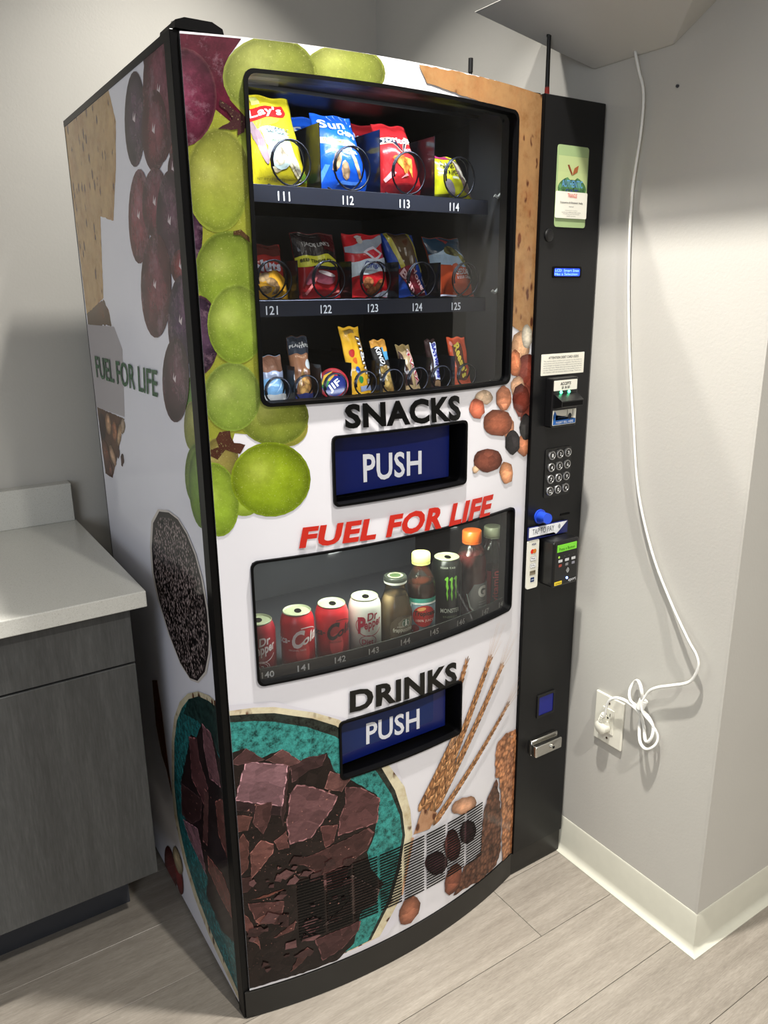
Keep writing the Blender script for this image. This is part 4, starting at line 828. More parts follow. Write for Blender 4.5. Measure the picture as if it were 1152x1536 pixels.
# keypad
kb = (.785,.867,1.004,1.117); kp = obj('keypad',extr(B(),rrect(*kb,.006),lambda u,v_,d:colm(u,v_,.002-d),.0015),'black_plastic',cp)
keys = ['1','2','3','4','5','6','7','8','9','CL','0','*']
bmk = lathe(B(),[(.0106,0),(.0106,.003),(.0098,.0042),(.0078,.0042),(.0070,.0034),(.0004,.0034)],20); bmk.verts.ensure_lookup_table()
mek = bpy.data.meshes.new('key'); bmk.to_mesh(mek); bmk.free(); mek.materials.append(plain('key_metal',(150,150,150),.3,.8,.05,120))
bmf = lathe(B(),[(.0071,.0035),(.0068,.0039),(.0004,.0039)],20); mef = bpy.data.meshes.new('key_face'); bmf.to_mesh(mef); bmf.free(); mef.materials.append(M['black_plastic'])
for i,kk in enumerate(keys):
    cx_ = kb[0]+.0165+(i%3)*.0247+(3-i//3)*.0006; cz_ = kb[3]-.0155-(i//3)*.0274+(i%3)*.0008
    o = bpy.data.objects.new('key',mek); col.objects.link(o); o.parent = cp; o.rotation_euler = (math.radians(90),0,0); o.location = Vector((cx_,-.011,cz_))-wl(cp)
    o2 = bpy.data.objects.new('key_face',mef); col.objects.link(o2); o2.parent = o
    w2 = .0032 if len(kk)==1 else .005
    text(o,lambda u,v_,off=0:Vector((u,v_,.0039+off)),kk,q(-w2/1.2,w2/1.2,-.004,.004),.0003,(225,225,225),bold=.02,world=False)
# coin knob, coin slot
kn = obj('coin_return_knob',cyl(cyl(B(),(.777,-.009,.963),(.777,-.012,.963),.017,seg=24),(.777,-.012,.963),(.772,-.040,.966),.0125,.0118,24),'blue_knob',cp,smooth=True)
box('coin_slot',.843,.873,-.0105,-.009,.9535,.9575,'rubber',cp)
# tap to pay sign
tg = lambda u,v_,off=0: Vector((u,-.016-off,v_))
tp = (.7385,.861,.9135,.943); sg = obj('sign_card',extr(B(),[(tp[0],tp[2]),(tp[1],tp[2]),(tp[1],tp[3]-.001),(tp[0],tp[3])],lambda u,v_,d:tg(u,v_,.001-d),.005),plain('sign_navy',(24,32,92),.35,0,.03,30),cp)
decal('printed_band',sg,tg,[[(tp[0],tp[2]+.007),(tp[0]+.078,tp[2]+.007),(tp[0]+.086,tp[2]+.0015),(tp[0]+.094,tp[2]+.007),(tp[1]-.002,tp[3]-.0015),(tp[0],tp[3])]],.0013,'ink',(222,224,228))
text(sg,tg,'TAP TO PAY',q(tp[0]+.010,tp[0]+.078,tp[2]+.012,tp[2]+.025),.0017,(70,74,84),bold=-.003)
decal('printed_contactless_mark',sg,tg,[[ (tp[0]+.090+math.cos(a)*r,tp[2]+.019+math.sin(a)*r*.9) for a,r in [(t*.2-1,rr) for t in range(11)]+[(1-t*.2,rr-.0012) for t in range(11)]] for rr in (.003,.0055,.008)],.0017,'ink',(70,74,84))
pb = (.7385,.773,.795,.9128); ps = obj('card_sticker_strip',extr(B(),rrect(*pb,.005),lambda u,v_,d:tg(u,v_,.0-d),.004),'white_plastic',cp)
pc = (pb[0]+pb[1])/2
text(ps,tg,'VISA',q(pc-.007,pc+.007,.9000,.9050,.001),.0006,(28,34,90),bold=.02)
decal('printed_card_mark',ps,tg,[ell(pc-.0035,.8855,.0055,.0055,0,16)],.0006,'ink',(214,52,40)); decal('printed_card_mark',ps,tg,[ell(pc+.0035,.8855,.0055,.0055,0,16)],.0008,'ink',(196,120,50))
for z_,s_ in ((.868,'Pay'),(.851,'G Pay')):
    decal('printed_card_mark',ps,tg,[rrect(pc-.009,pc+.009,z_-.005,z_+.005,.002)],.0006,'ink',(120,122,126)); decal('printed_card_mark',ps,tg,[rrect(pc-.0084,pc+.0084,z_-.0044,z_+.0044,.0018)],.0008,'ink',(228,229,230))
    text(ps,tg,s_,q(pc-.006,pc+.006,z_-.0022,z_+.0022),.0010,(60,62,66),bold=.01)
decal('printed_card_mark',ps,tg,[rrect(pc-.009,pc+.009,.828,.839,.001)],.0006,'ink',(140,130,110)); text(ps,tg,'DISCOVER',q(pc-.008,pc+.008,.8335,.837),.0010,(30,30,34),bold=.01)
decal('printed_card_mark',ps,tg,[rrect(pc-.006,pc+.006,.811,.822,.001)],.0006,'ink',(34,50,96)); text(ps,tg,'AMEX',q(pc-.0045,pc+.0045,.8145,.818),.0010,(200,210,230),bold=.01)
# card reader
rd = (.782,.8625,.8005,.911); re_ = obj('card_reader',bx(B(),rd[0],rd[1],-.055,-.009,rd[2],rd[3],.005,2),'black_plastic',cp)
# tilted reader face seen slightly from the left
rf = lambda u,v_,off=0: Vector((u,-.055-off,v_))
X = lambda t: rd[0]+(rd[1]-rd[0])*t
Zr = lambda t: rd[2]+(rd[3]-rd[2])*t
box('reader_display',X(.12),X(.88),-.0562,-.055,Zr(.77),Zr(.92),'green_lcd',re_)
text(re_,rf,'Press a Button',q(X(.18),X(.8),Zr(.80),Zr(.86)),.0016,(30,60,20),bold=.0)
for i,(a,b,c_) in enumerate(((.2,.66,(170,220,90)),(.42,.66,(90,90,90)),(.6,.66,(90,90,90)),(.78,.66,(90,90,90)))): decal('printed_light',re_,rf,[ell(X(a),Zr(b),.003 if i==0 else .0014,.003 if i==0 else .0014,0,10)],.0008,'ink',c_)
for i in range(3):
    a = .26+.26*i; decal('printed_key_mark',re_,rf,[rrect(X(a-.08),X(a+.08),Zr(.54),Zr(.60),.001)],.0008,'ink',(190,192,194)); decal('printed_key_mark',re_,rf,[rrect(X(a-.06),X(a+.06),Zr(.44),Zr(.50),.001)],.0008,'ink',[(150,70,60),(120,120,122),(130,130,140)][i])
decal('printed_contactless_mark',re_,rf,[[(X(.5)+math.cos(a)*r,Zr(.33)+math.sin(a)*r*.8) for a,r in [(t*.2-1,rr) for t in range(11)]+[(1-t*.2,rr-.0016) for t in range(11)]] for rr in (.003,.0065,.010)],.0008,'ink',(190,192,194))
obj('status_light',cyl(B(),(X(.56),-.055,Zr(.16)),(X(.56),-.0565,Zr(.16)),.0028,seg=12),'blue_led',re_)
decal('printed_tag',re_,rf,[rrect(X(.06),X(.36),Zr(.05),Zr(.13),.001)],.0008,'ink',(226,200,60)); text(re_,rf,'cashless',q(X(.09),X(.33),Zr(.07),Zr(.11)),.0012,(60,50,20),bold=.0)
text(re_,rf,'eport',q(X(.62),X(.92),Zr(.05),Zr(.13)),.0010,(220,222,226),bold=.0)
# coin return pocket and handle
bm = ring(rrect(.797,.857,.438,.502,.004),rrect(.803,.852,.444,.4945,.003),colm,.003,-.0)
obj('coin_return_frame',bm,'black_plastic',cp); box('coin_return_pocket',.803,.852,-.0102,-.009,.444,.4945,'blue_pocket',cp)
hd = obj('door_handle',bx(bx(B(),.772,.862,-.040,-.020,.350,.380,.004,3),.776,.866,-.020,-.009,.344,.386,.002,1),'chrome',cp,smooth=True)
lk2 = obj('handle_lock',cyl(B(),(.828,-.0395,.365),(.828,-.044,.365),.0085,seg=20),'chrome',hd,smooth=True); obj('keyhole',cyl(B(),(.828,-.0438,.365),(.828,-.0446,.365),.0035,seg=12),'rubber',hd)
# antennas and wire on the top
for x_,y_,h_,r_,red in ((.608,.06,.03,.0042,0),(.8102,.06,.106,.0052,1)):
    z_ = HT
    if red:
        a1 = obj('antenna',cyl(cyl(B(),(x_,y_,z_+.03),(x_-.0005,y_,z_+.03+h_-.012),r_*.9,r_*.8,12),(x_-.0005,y_,z_+.03+h_-.012),(x_-.0005,y_,z_+.03+h_),r_*1.1,seg=12),'black_plastic',vm,smooth=True)
        obj('antenna_base',cyl(cyl(B(),(x_,y_,z_),(x_,y_,z_+.006),.011,.009,16),(x_,y_,z_+.006),(x_,y_,z_+.034),.006,.0045,16),'red_plastic',a1,smooth=True)
    else:
        obj('antenna',cyl(cyl(B(),(x_,y_,z_),(x_,y_,z_+.04),r_*.9,r_*.8,12),(x_,y_,z_+.034),(x_,y_,z_+.058),r_*1.1,seg=12),'black_plastic',vm,smooth=True)
obj('antenna_wire',tube(B(),smoothpath([(.8102,.06,HT+.008),(.822,.045,HT+.006),(.838,.04,HT+.012),(.852,.05,HT+.010),(.866,.07,HT+.002)],4),.0016),'rubber',vm,smooth=True)
# ---------------------------------------------------------------- trays
def tray(zt, xs_num, seps, nums, coil_x, cr_, h=.026, x0=.045, x1=.656):
    t = obj('snack_tray', bx(bx(B(),x0,x1,.061,.5,zt-.004,zt),x0,x1,.056,.061,zt-h,zt+.001), 'tray', vm)
    obj('tray_lip',tube(B(),[Vector((x0,.0575,zt+.001)),Vector((x1,.0575,zt+.001))],.0012,6),'wire',t)
    bmq = B()
    for s_ in seps: bx(bmq,s_-.0008,s_+.0008,.062,.48,zt,zt+.075)
    for s_ in seps: box('lane_divider',s_-.0008,s_+.0008,.066,.48,zt,zt+(.11 if zt>1.6 else .07),'clear_plate',t)
    bmq.free()
    ts = lambda u,v_,off=0: Vector((u,.056-off,v_))
    for x_,n_ in zip(xs_num,nums): text(t,ts,n_,q(x_-.0115,x_+.0115,zt-.0225,zt-.0075),.0006,(226,232,240),bold=.012)
    for x_ in coil_x:
        pts = [Vector((x_+cr_*math.sin(a),.066+(.006*a/6.283 if a < 6.283 else .006+(a-6.283)/6.283*.075),zt+.004+cr_+cr_*math.cos(a))) for a in [i*.3 for i in range(-6,108)]]
        obj('coil',tube(B(),pts,.0017,6),'wire',t,smooth='all')
    return t
T1,T2,T3 = 1.632,1.443,1.257
tray(T1,[.199,.327,.451,.570],[.150-.015,.278,.403,.528],['111','112','113','114'],[.222,.345,.470,.592],.037)
tray(T2,[.166,.275,.377,.481,.578],[.225,.337,.443,.545],['121','122','123','124','125'],[.180,.290,.392,.500,.612],.033)
tray(T3,[.17,.24,.31,.37,.43,.50,.56,.63],[.21,.266,.332,.397,.458,.523,.585],['131','132','133','134','135','136','137','138'],[.176,.236,.298,.366,.43,.492,.552,.62],.024)
for z_ in (1.645,1.46,1.272):
    xx = .682
    obj('tray_clip',tube(B(),[Vector((.668,.05,z_-.002)),Vector((.674,.048,z_-.006)),Vector((.684,.046,z_+.003))],.0035,6),'white_plastic',vm)
# price strip of the drink window
ds = lambda u,v_,off=0: front(u,v_,-.016+off)
bm = B(); n = 16
for a in range(n):
    xa,xb = .06+.632*a/n,.06+.632*(a+1)/n; bm.faces.new([bm.verts.new(ds(x_,z_)) for x_,z_ in ((xa,.745),(xb,.745),(xb,.784),(xa,.784))])
bmesh.ops.remove_doubles(bm,verts=bm.verts,dist=1e-5); r = bmesh.ops.extrude_face_region(bm,geom=bm.faces[:]); bmesh.ops.translate(bm,vec=(0,.003,0),verts=[v_ for v_ in r['geom'] if isinstance(v_,bmesh.types.BMVert)]); bmesh.ops.recalc_face_normals(bm,faces=bm.faces)
dstrip = obj('price_strip',bm,plain('dark_grey_strip',(40,42,40),.4,0,.04,30),vm,smooth=True)
DX = [.0864,.1551,.2313,.3063,.3831,.4604,.5385,.6199,.681]
for x_,n_ in zip(DX,['140','141','142','143','144','145','146','147','148']): text(dstrip,ds,n_,q(x_-.0118,x_+.0118,.7645,.7775),.0012,(255,255,252),bold=.02,step=(.01,None))
box('drink_shelf',.034,.70,.014,.38,.742,.7495,'drink_liner',vm)
# ---------------------------------------------------------------- snacks in the window
def bag(name, label, cat, loc, w, h, d, lean, taper, shift, base, decals=(), texts=(), group=None, yaw=0, seed=0, sag=.0, mat='foil', parts=True):
    t = thing(name,label,cat,loc,(-lean,0,yaw),group)
    hw = w/2
    def puff(u,v): 
        m = max(0.0,min(1.0,(v-.045)/.91)); return (max(0,1-abs(u)**2.4))**.75*(math.sin(math.pi*m))**.45
    def sf(u,v,off=0):
        wf = (1+(taper-1)*v)*(1-.05*math.sin(math.pi*v)); x = u*hw*wf+shift*v+sag*hw*math.sin(v*5+seed)*.1
        y = -d/2*puff(u,v)
        y += .0022*math.sin(seed+u*4.1+v*9)*math.sin(v*7+seed*2-u*3)*(1 if .05<v<.95 else .3)
        z = v*h+.0016*math.sin(u*6+seed*3)*(1 if v>.5 else -.6)
        return Vector((x,y-off,z))
    bm = B(); nu,nv = 16,22; g = {}
    for s_ in (0,1):
        for i in range(nu+1):
            for j in range(nv+1):
                u,v = -1+2*i/nu, j/nv; p = sf(u,v)
                if s_: 
                    if i in (0,nu): g[(s_,i,j)] = g[(0,i,j)]; continue
                    p.y = -p.y*.8+.0012
                g[(s_,i,j)] = bm.verts.new(p)
        for i in range(nu):
            for j in range(nv):
                f = (g[(s_,i,j)],g[(s_,i+1,j)],g[(s_,i+1,j+1)],g[(s_,i,j+1)]); bm.faces.new(f if not s_ else f[::-1])
    lay = bm.verts.layers.float_color.new('Col'); c = lin(base)
    for v in bm.verts: v[lay] = c
    bag_ = obj('wrapper',bm,mat,t,world=False,smooth='all')
    # crimped seals
    for v0,v1,nm in ((0,.04,'seal'),(.96,1,'seal')):
        polys = [[(-.97+1.94*k/26,v0),(-.97+1.94*(k+.5)/26,v0),(-.97+1.94*(k+.5)/26,v1),(-.97+1.94*k/26,v1)] for k in range(26)]
        decal(nm,bag_,sf,polys,.0005,mat,tuple(min(255,x*1.12+8) for x in base),world=False)
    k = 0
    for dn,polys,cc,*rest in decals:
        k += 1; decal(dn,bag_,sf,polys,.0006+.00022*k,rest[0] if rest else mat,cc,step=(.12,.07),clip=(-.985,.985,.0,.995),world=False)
    for s,qd,cc,*rest in texts:
        k += 1; text(bag_,sf,s,qd,.0012+.0002*k,cc,bold=rest[0] if rest else .02,step=(.14,.09),world=False)
    return t
R = lambda x0,x1,z0,z1: [(x0,z0),(x1,z0),(x1,z1),(x0,z1)]
gm = 'snack bags on the top tray'
chips = [ell(-.05,.33,.36,.14,20,14),ell(.38,.28,.34,.12,-30,14)]
bag('chip_bag','bright yellow potato chip bag with a red banner, leftmost on the top tray above 111','chip bag',(.226,.118,T1+.004),.124,.155,.05,.16,.74,-.014,(196,180,36),
 [('printed_oval',[ell(-.28,.76,.62,.13,6,24)],(226,206,60)),('printed_panel',[[(-.62,.62),(.25,.62),(.42,.45),(.55,.3),(-.1,.3),(-.5,.45)]],(170,190,186)),
  ('printed_chips',chips,(222,214,178),'flakes'),('printed_potato',[ell(-.62,.42,.24,.1,-50,14),ell(-.78,.56,.2,.08,-50,12)],(150,124,130)),('printed_panel',[ell(-.05,.35,.42,.17,0,16)],(170,186,180)),('printed_chips',[ell(.02,.33,.3,.09,12,12),ell(.42,.3,.3,.09,-35,12)],(226,222,196),'flakes'),
  ('printed_banner',[[(-.98,.685),(.40,.755),(.56,.80),(.46,.885),(-.98,.82)]],(190,36,36)),('printed_seal_mark',[ell(.74,.13,.13,.055,0,12)],(110,150,50)),('printed_panel',[R(-.72,-.42,.87,.97)],(216,214,120))],
 [("Lay's",((-.92,.695),(.34,.755),(-.90,.815),(.38,.875)),(240,238,240),.02),('CLASSIC',q(-.45,.42,.555,.615),(50,60,64),.02),('POTATO CHIPS',q(-.3,.45,.465,.5),(90,110,40),.01),('NET WT 1.5 OZ  42.5 g',q(-.8,.05,.06,.09),(90,90,40),0)],gm,.03,1)
bag('chip_bag','blue multigrain chip bag with white wavy lettering above number 112','chip bag',(.360,.118,T1+.004),.122,.138,.05,.18,.70,-.018,(24,84,196),
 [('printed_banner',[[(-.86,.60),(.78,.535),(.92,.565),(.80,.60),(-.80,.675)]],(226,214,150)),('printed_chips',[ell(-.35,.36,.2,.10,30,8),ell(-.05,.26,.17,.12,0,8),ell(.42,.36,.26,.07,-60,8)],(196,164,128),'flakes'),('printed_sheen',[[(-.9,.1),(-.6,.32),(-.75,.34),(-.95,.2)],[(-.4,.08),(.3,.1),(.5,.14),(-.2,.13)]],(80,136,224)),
  ('printed_rays',[ell(.2+.62*math.cos(a),.86+.13*math.sin(a),.09,.012,math.degrees(a),6) for a in (.2,.7,1.2,1.7,2.2)],(210,220,236))],
 [('Sun',((-.82,.79),(.30,.775),(-.80,.905),(.34,.895)),(236,240,246),.02),('CHIPS',((-.12,.705),(.62,.66),(-.10,.765),(.66,.73)),(236,240,246),.02),('100% WHOLE GRAIN',((-.7,.612),(.7,.556),(-.7,.660),(.7,.592)),(70,70,40),.02),('ORIGINAL',q(-.1,.55,.465,.51),(232,236,240),.02)],gm,-.03,2.2)
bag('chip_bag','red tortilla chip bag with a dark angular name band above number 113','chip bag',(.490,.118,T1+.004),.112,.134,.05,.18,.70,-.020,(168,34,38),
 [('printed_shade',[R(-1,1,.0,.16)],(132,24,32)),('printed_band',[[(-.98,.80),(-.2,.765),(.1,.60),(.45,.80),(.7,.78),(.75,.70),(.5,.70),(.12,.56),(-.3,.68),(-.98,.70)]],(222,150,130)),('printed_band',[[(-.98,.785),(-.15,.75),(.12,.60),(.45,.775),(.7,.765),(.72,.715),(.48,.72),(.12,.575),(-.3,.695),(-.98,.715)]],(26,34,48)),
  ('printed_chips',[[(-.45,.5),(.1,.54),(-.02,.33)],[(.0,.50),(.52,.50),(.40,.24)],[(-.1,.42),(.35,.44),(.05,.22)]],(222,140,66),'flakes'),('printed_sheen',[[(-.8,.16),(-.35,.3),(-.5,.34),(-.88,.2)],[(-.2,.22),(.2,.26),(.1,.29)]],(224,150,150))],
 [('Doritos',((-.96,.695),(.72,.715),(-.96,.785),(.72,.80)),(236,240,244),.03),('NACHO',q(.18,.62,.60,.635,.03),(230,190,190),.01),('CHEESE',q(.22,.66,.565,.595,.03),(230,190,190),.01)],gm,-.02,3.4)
bag('cookie_bag','short yellow striped-cookie bag slumped at the right end of the top tray','cookie bag',(.612,.112,T1+.004),.104,.085,.045,.2,.66,-.018,(206,204,34),
 [('printed_cookie',[[(.1,.95),(.55,.9),(.98,.5),(.98,.05),(.5,.2),(.2,.6)]],(120,100,88)),('printed_stripes',[[(.22+.16*i,.92-.12*i),(.38+.16*i,.88-.12*i),(.44+.16*i,.62-.12*i),(.36+.16*i,.60-.12*i)] for i in range(4)],(206,198,176)),('printed_cookie',[ell(-.3,.24,.28,.13,-30,10)],(150,140,150)),('printed_banner',[R(-.98,.2,.9,1)],(176,60,110)),('printed_shade',[R(-.98,-.3,.0,.1)],(120,124,30))],
 [('FUDGE',((-.62,.68),(.08,.66),(-.62,.82),(.06,.80)),(34,30,20),.03),('STRIPES',((-.55,.53),(.18,.50),(-.55,.64),(.16,.62)),(34,30,20),.03),('minis',q(-.2,.14,.40,.47),(236,236,240),.02)],gm,.0,4.1)
gm2 = 'snack bags on the middle tray'
bag('nut_bag','small red and yellow nut bag half hidden at the left end of the middle tray','nut bag',(.185,.108,T2+.004),.082,.095,.04,.16,.92,-.004,(176,50,48),
 [('printed_panel',[[(-1,.0),(1,.0),(1,.38),(.3,.5),(-.3,.44),(-1,.5)]],(226,174,52)),('printed_nuts',[ell(-.3,.38,.28,.08,10,10),ell(.1,.28,.34,.08,-10,10),ell(-.2,.16,.3,.07,0,10),ell(.3,.12,.22,.07,20,10)],(206,180,140),'flakes'),('printed_panel',[R(-.9,.9,.78,1)],(96,44,40))],
 [('Nuts',q(-.75,.7,.48,.68),(216,218,240),.05)],gm2,0,5)
bag('jerky_bag','dark red meat snack pouch with yellow band above number 122','snack pouch',(.295,.108,T2+.004),.096,.118,.036,.14,.95,-.010,(150,26,34),
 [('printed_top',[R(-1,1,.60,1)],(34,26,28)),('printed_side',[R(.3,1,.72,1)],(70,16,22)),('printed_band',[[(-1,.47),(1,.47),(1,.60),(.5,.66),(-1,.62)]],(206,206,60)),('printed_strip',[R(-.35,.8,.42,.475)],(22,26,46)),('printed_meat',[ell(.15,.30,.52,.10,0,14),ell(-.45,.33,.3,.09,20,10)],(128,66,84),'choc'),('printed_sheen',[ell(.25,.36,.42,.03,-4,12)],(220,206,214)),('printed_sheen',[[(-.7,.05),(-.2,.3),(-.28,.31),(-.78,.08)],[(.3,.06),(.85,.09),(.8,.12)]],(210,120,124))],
 [('JACK LINK\'S',q(-.6,.62,.76,.84),(176,176,176),.02),('BEEF TENDER BITES',q(-.85,.75,.53,.58),(40,40,20),.02),('80 CALORIES',q(-.7,.1,.93,.96),(120,120,120),0)],gm2,0,6)
bag('cookie_bag','red and white small cookie bag with script word above number 123','cookie bag',(.404,.108,T2+.004),.100,.120,.040,.15,.90,-.008,(190,32,42),
 [('printed_sky',[[(-1,.78),(.9,.98),(1,.98),(1,.86),(-.2,.66),(-1,.7)]],(150,160,176)),('printed_panel',[[(-1,.30),(1,.42),(1,.62),(-1,.54)]],(206,222,238)),('printed_diamond',[[(-.3,.68),(.2,.56),(.8,.68),(.3,.80)]],(214,210,226)),('printed_diamond',[[(-.12,.68),(.22,.6),(.6,.68),(.27,.75)]],(196,40,60)),('printed_figure',[ell(-.28,.88,.15,.06,0,12)],(190,180,176)),('printed_figure',[ell(-.28,.94,.18,.03,0,10)],(214,214,216)),('printed_cookie',[ell(-.2,.22,.26,.09,0,10),ell(.35,.18,.24,.08,10,10),ell(.0,.1,.25,.07,0,10)],(176,116,80),'flakes'),('printed_base',[[(.1,.0),(.95,.0),(.95,.12),(.5,.08)]],(214,222,240))],
 [('Original',q(-.35,.75,.42,.54,.05),(44,66,150),.01)],gm2,0,7)
bag('bun_pouch','tall blue pouch with brown top and red curling script above number 124','snack pouch',(.504,.110,T2+.004),.086,.124,.036,.17,.92,-.022,(28,70,170),
 [('printed_photo',[[(-.75,1),(.65,1),(.6,.62),(.3,.38),(-.5,.44)]],(88,72,56),'cracker'),('printed_edge',[[(-.85,1),(-.62,1),(-.28,.46),(-.5,.42)],[(.55,1),(.75,1),(.85,.4),(.7,.36)]],(176,170,70)),('printed_swirl',[[(-.75,.42),(.1,.48),(.85,.02),(.3,.0),(-.2,.12)]],(120,30,48))],
 [('Honey',((.02,.42),(.55,.0),(.28,.48),(.82,.08)),(226,190,200),.02),('Bun',((-.62,.36),(.02,.02),(-.38,.44),(.2,.1)),(226,190,200),.03),('Jumbo',((.62,.26),(.95,.10),(.68,.32),(.98,.16)),(220,226,240),.02)],gm2,0,8)
bag('chip_bag','orange and white cheddar chip bag, rightmost on the middle tray above 125','chip bag',(.618,.108,T2+.004),.112,.118,.045,.16,.92,-.030,(206,84,44),
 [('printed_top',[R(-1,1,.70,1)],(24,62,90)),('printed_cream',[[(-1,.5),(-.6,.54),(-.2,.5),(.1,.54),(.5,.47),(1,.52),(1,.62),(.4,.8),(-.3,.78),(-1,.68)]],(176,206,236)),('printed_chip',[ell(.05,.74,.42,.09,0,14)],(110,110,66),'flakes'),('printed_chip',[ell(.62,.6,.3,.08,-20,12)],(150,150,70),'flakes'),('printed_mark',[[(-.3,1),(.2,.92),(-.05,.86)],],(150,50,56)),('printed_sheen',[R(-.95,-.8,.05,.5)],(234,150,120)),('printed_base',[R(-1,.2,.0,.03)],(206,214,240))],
 [('CHEDDAR',q(-.12,.78,.35,.45),(236,232,236),.02),('& SOUR CREAM',q(-.1,.82,.28,.33),(236,232,236),.01)],gm2,.1,9)
# a second bag waits behind in some lanes
for x_,c_,lb,seed in ((.330,(30,90,200),'blue chip bag waiting behind the front one on the top tray',11),(.455,(150,30,36),'dim red chip bag waiting behind the front one on the top tray',12)):
    bag('chip_bag',lb,'chip bag',(x_,.215,T1+.004),.115,.145,.045,.05,.95,0,c_,[],[('Sun' if c_[2]>100 else 'Doritos',q(-.6,.6,.75,.87),(220,224,230),.02)],gm,0,seed)
g3 = 'candy and nut packs on the bottom tray'
bag('snack_pouch','pale blue and silver crinkled packet, leftmost on the bottom tray','snack packet',(.182,.100,T3+.004),.056,.085,.03,.1,.9,-.004,(120,166,206),
 [('printed_top',[R(-1,1,.66,1)],(120,84,66)),('printed_band',[R(-1,1,.50,.66)],(150,160,186)),('printed_base',[R(-1,1,.0,.16)],(206,206,204)),('printed_fold',[[(-.8,.25),(.3,.48),(.2,.5),(-.85,.3)],[(.1,.2),(.7,.4),(.6,.44)]],(196,220,240))],[],g3,0,13)
bag('nut_tube','slim brown trail mix tube packet with pale lettering on the bottom tray','nut packet',(.246,.102,T3+.004),.046,.118,.024,.1,.94,-.005,(134,92,66),
 [('printed_top',[R(-1,1,.72,1)],(40,44,52)),('printed_mix',[ell(-.2,.33,.4,.09,20,10),ell(.35,.24,.4,.09,-10,10),ell(0,.14,.5,.07,0,10)],(206,160,96),'flakes'),('printed_seal_mark',[ell(.55,.55,.3,.07,0,14)],(196,204,206)),('printed_base',[R(-1,1,0,.09)],(50,56,110))],
 [('PLANTERS',q(-.9,.9,.82,.87),(176,174,170),.02),('ENERGY',q(-.6,.5,.66,.69),(206,170,140),0)],g3,0,14)
# spread cup lying with its lid to the window
cu = thing('peanut_butter_cup','round red-rimmed cup with a rainbow lid facing out on the bottom tray','spread cup',(.302,.085,T3+.0305),(math.radians(90-14),math.radians(0),math.radians(-18)),g3)
obj('cup',lathe(B(),[(.024,-.045),(.027,-.003),(.030,-.003),(.030,.003),(.028,.004)],28),plain('red_cup_plastic',(150,26,38),.3,0,.04,60),cu,world=False,smooth=True)
lp = lambda u,v_,off=0: Vector((u,v_,.004+off))
ld = decal('lid',cu,lp,[ell(0,0,.0245,.0245,0,28)],.0004,'ink',(24,40,110),world=False)
decal('printed_stripe',ld,lp,[[(-.024,.0),(-.018,.016),(.0,.0245),(.01,.022),(-.012,.0),(-.02,-.012)]],.0007,'ink',(214,170,60),world=False)
decal('printed_stripe',ld,lp,[[(-.0235,-.004),(-.014,.010),(-.008,.004),(-.018,-.015)]],.0009,'ink',(60,140,60),world=False)
decal('printed_stripe',ld,lp,[[(.0,.0245),(.01,.022),(.016,.018),(.006,.014),(-.004,.018)]],.0009,'ink',(200,50,50),world=False)
text(ld,lp,'JIF',((-.006,-.020),(.018,-.004),(-.014,-.006),(.008,.010)),.0013,(228,228,240),bold=.03,world=False)
text(ld,lp,'to go',((-.02,-.004),(-.004,.010),(-.024,.002),(-.008,.015)),.0013,(230,220,110),bold=.02,world=False)
def bar_(label, x, w, h, taper, shift, base, decs, txts, seed, nm='candy_bar', cat='candy bar', lean=.12):
    return bag(nm,label,cat,(x,.098,T3+.004),w,h,.016,lean,taper,shift,base,decs,txts,g3,0,seed)
bar_('tall yellow candy packet with coloured candies and vertical letters on the bottom tray',.375,.050,.132,.92,-.020,(216,164,40),
 [('printed_candy',[ell(-.35,.62,.26,.06,0,12)],(170,40,36)),('printed_candy',[ell(-.2,.50,.22,.05,0,12)],(200,96,40)),('printed_candy',[ell(-.12,.36,.24,.055,0,12)],(40,90,180)),('printed_candy',[ell(.05,.22,.24,.055,0,12)],(50,140,70)),('printed_base',[R(-.1,.9,.04,.12)],(150,160,190)),('printed_mark',[R(-.6,.35,.90,.95)],(150,120,60))],
 [("m&m's",((.28,.86),(.62,.10),(.92,.86),(1.0,.14)),(60,36,28),.05),("m&m's",((.34,.84),(.64,.12),(.86,.84),(.94,.16)),(232,228,224),.0)],15,'candy_packet','candy packet')
bar_('black and gold nut bar with vertical white letters on the bottom tray',.437,.040,.105,.95,-.018,(40,38,36),
 [('printed_top',[R(-1,1,.86,1)],(196,140,60)),('printed_stripe',[[(.2,.86),(.95,.86),(.95,.6),(.35,.6)]],(80,150,190)),('printed_stripe',[[(.35,.86),(.95,.86),(.95,.76),(.4,.76)]],(220,150,60)),('printed_bar',[[(-.6,.0),(.7,.0),(.55,.5),(-.5,.5)]],(196,164,96),'flakes')],
 [('KIND',((-.62,.84),(-.42,.52),(-.05,.86),(.12,.54)),(230,230,230),.03)],16,'nut_bar','snack bar')
bar_('gold caramel cookie bar with a torn shiny top and red slanting letters',.501,.038,.092,.9,-.022,(176,150,110),
 [('printed_top',[R(-1,1,.86,1)],(120,100,60)),('printed_side',[[(-1,.86),(-.5,.8),(.0,.1),(-.9,.1)]],(60,40,36))],
 [('TWIX',((-.1,.86),(.5,.04),(.62,.92),(1.0,.12)),(236,224,220),.08),('TWIX',((-.04,.83),(.5,.07),(.58,.89),(.95,.14)),(170,34,52),.02)],17)
bar_('narrow dark brown peanut bar with blue-edged white vertical letters',.560,.030,.100,.95,-.010,(48,30,30),
 [('printed_band',[[(-.25,.93),(.85,.93),(.9,.16),(-.1,.16)]],(222,224,240)),('printed_base',[R(-.2,.8,.02,.14)],(150,120,90))],
 [('SATISFIES',((-.1,.92),(.05,.18),(.72,.92),(.85,.2)),(40,50,150),.05)],18)
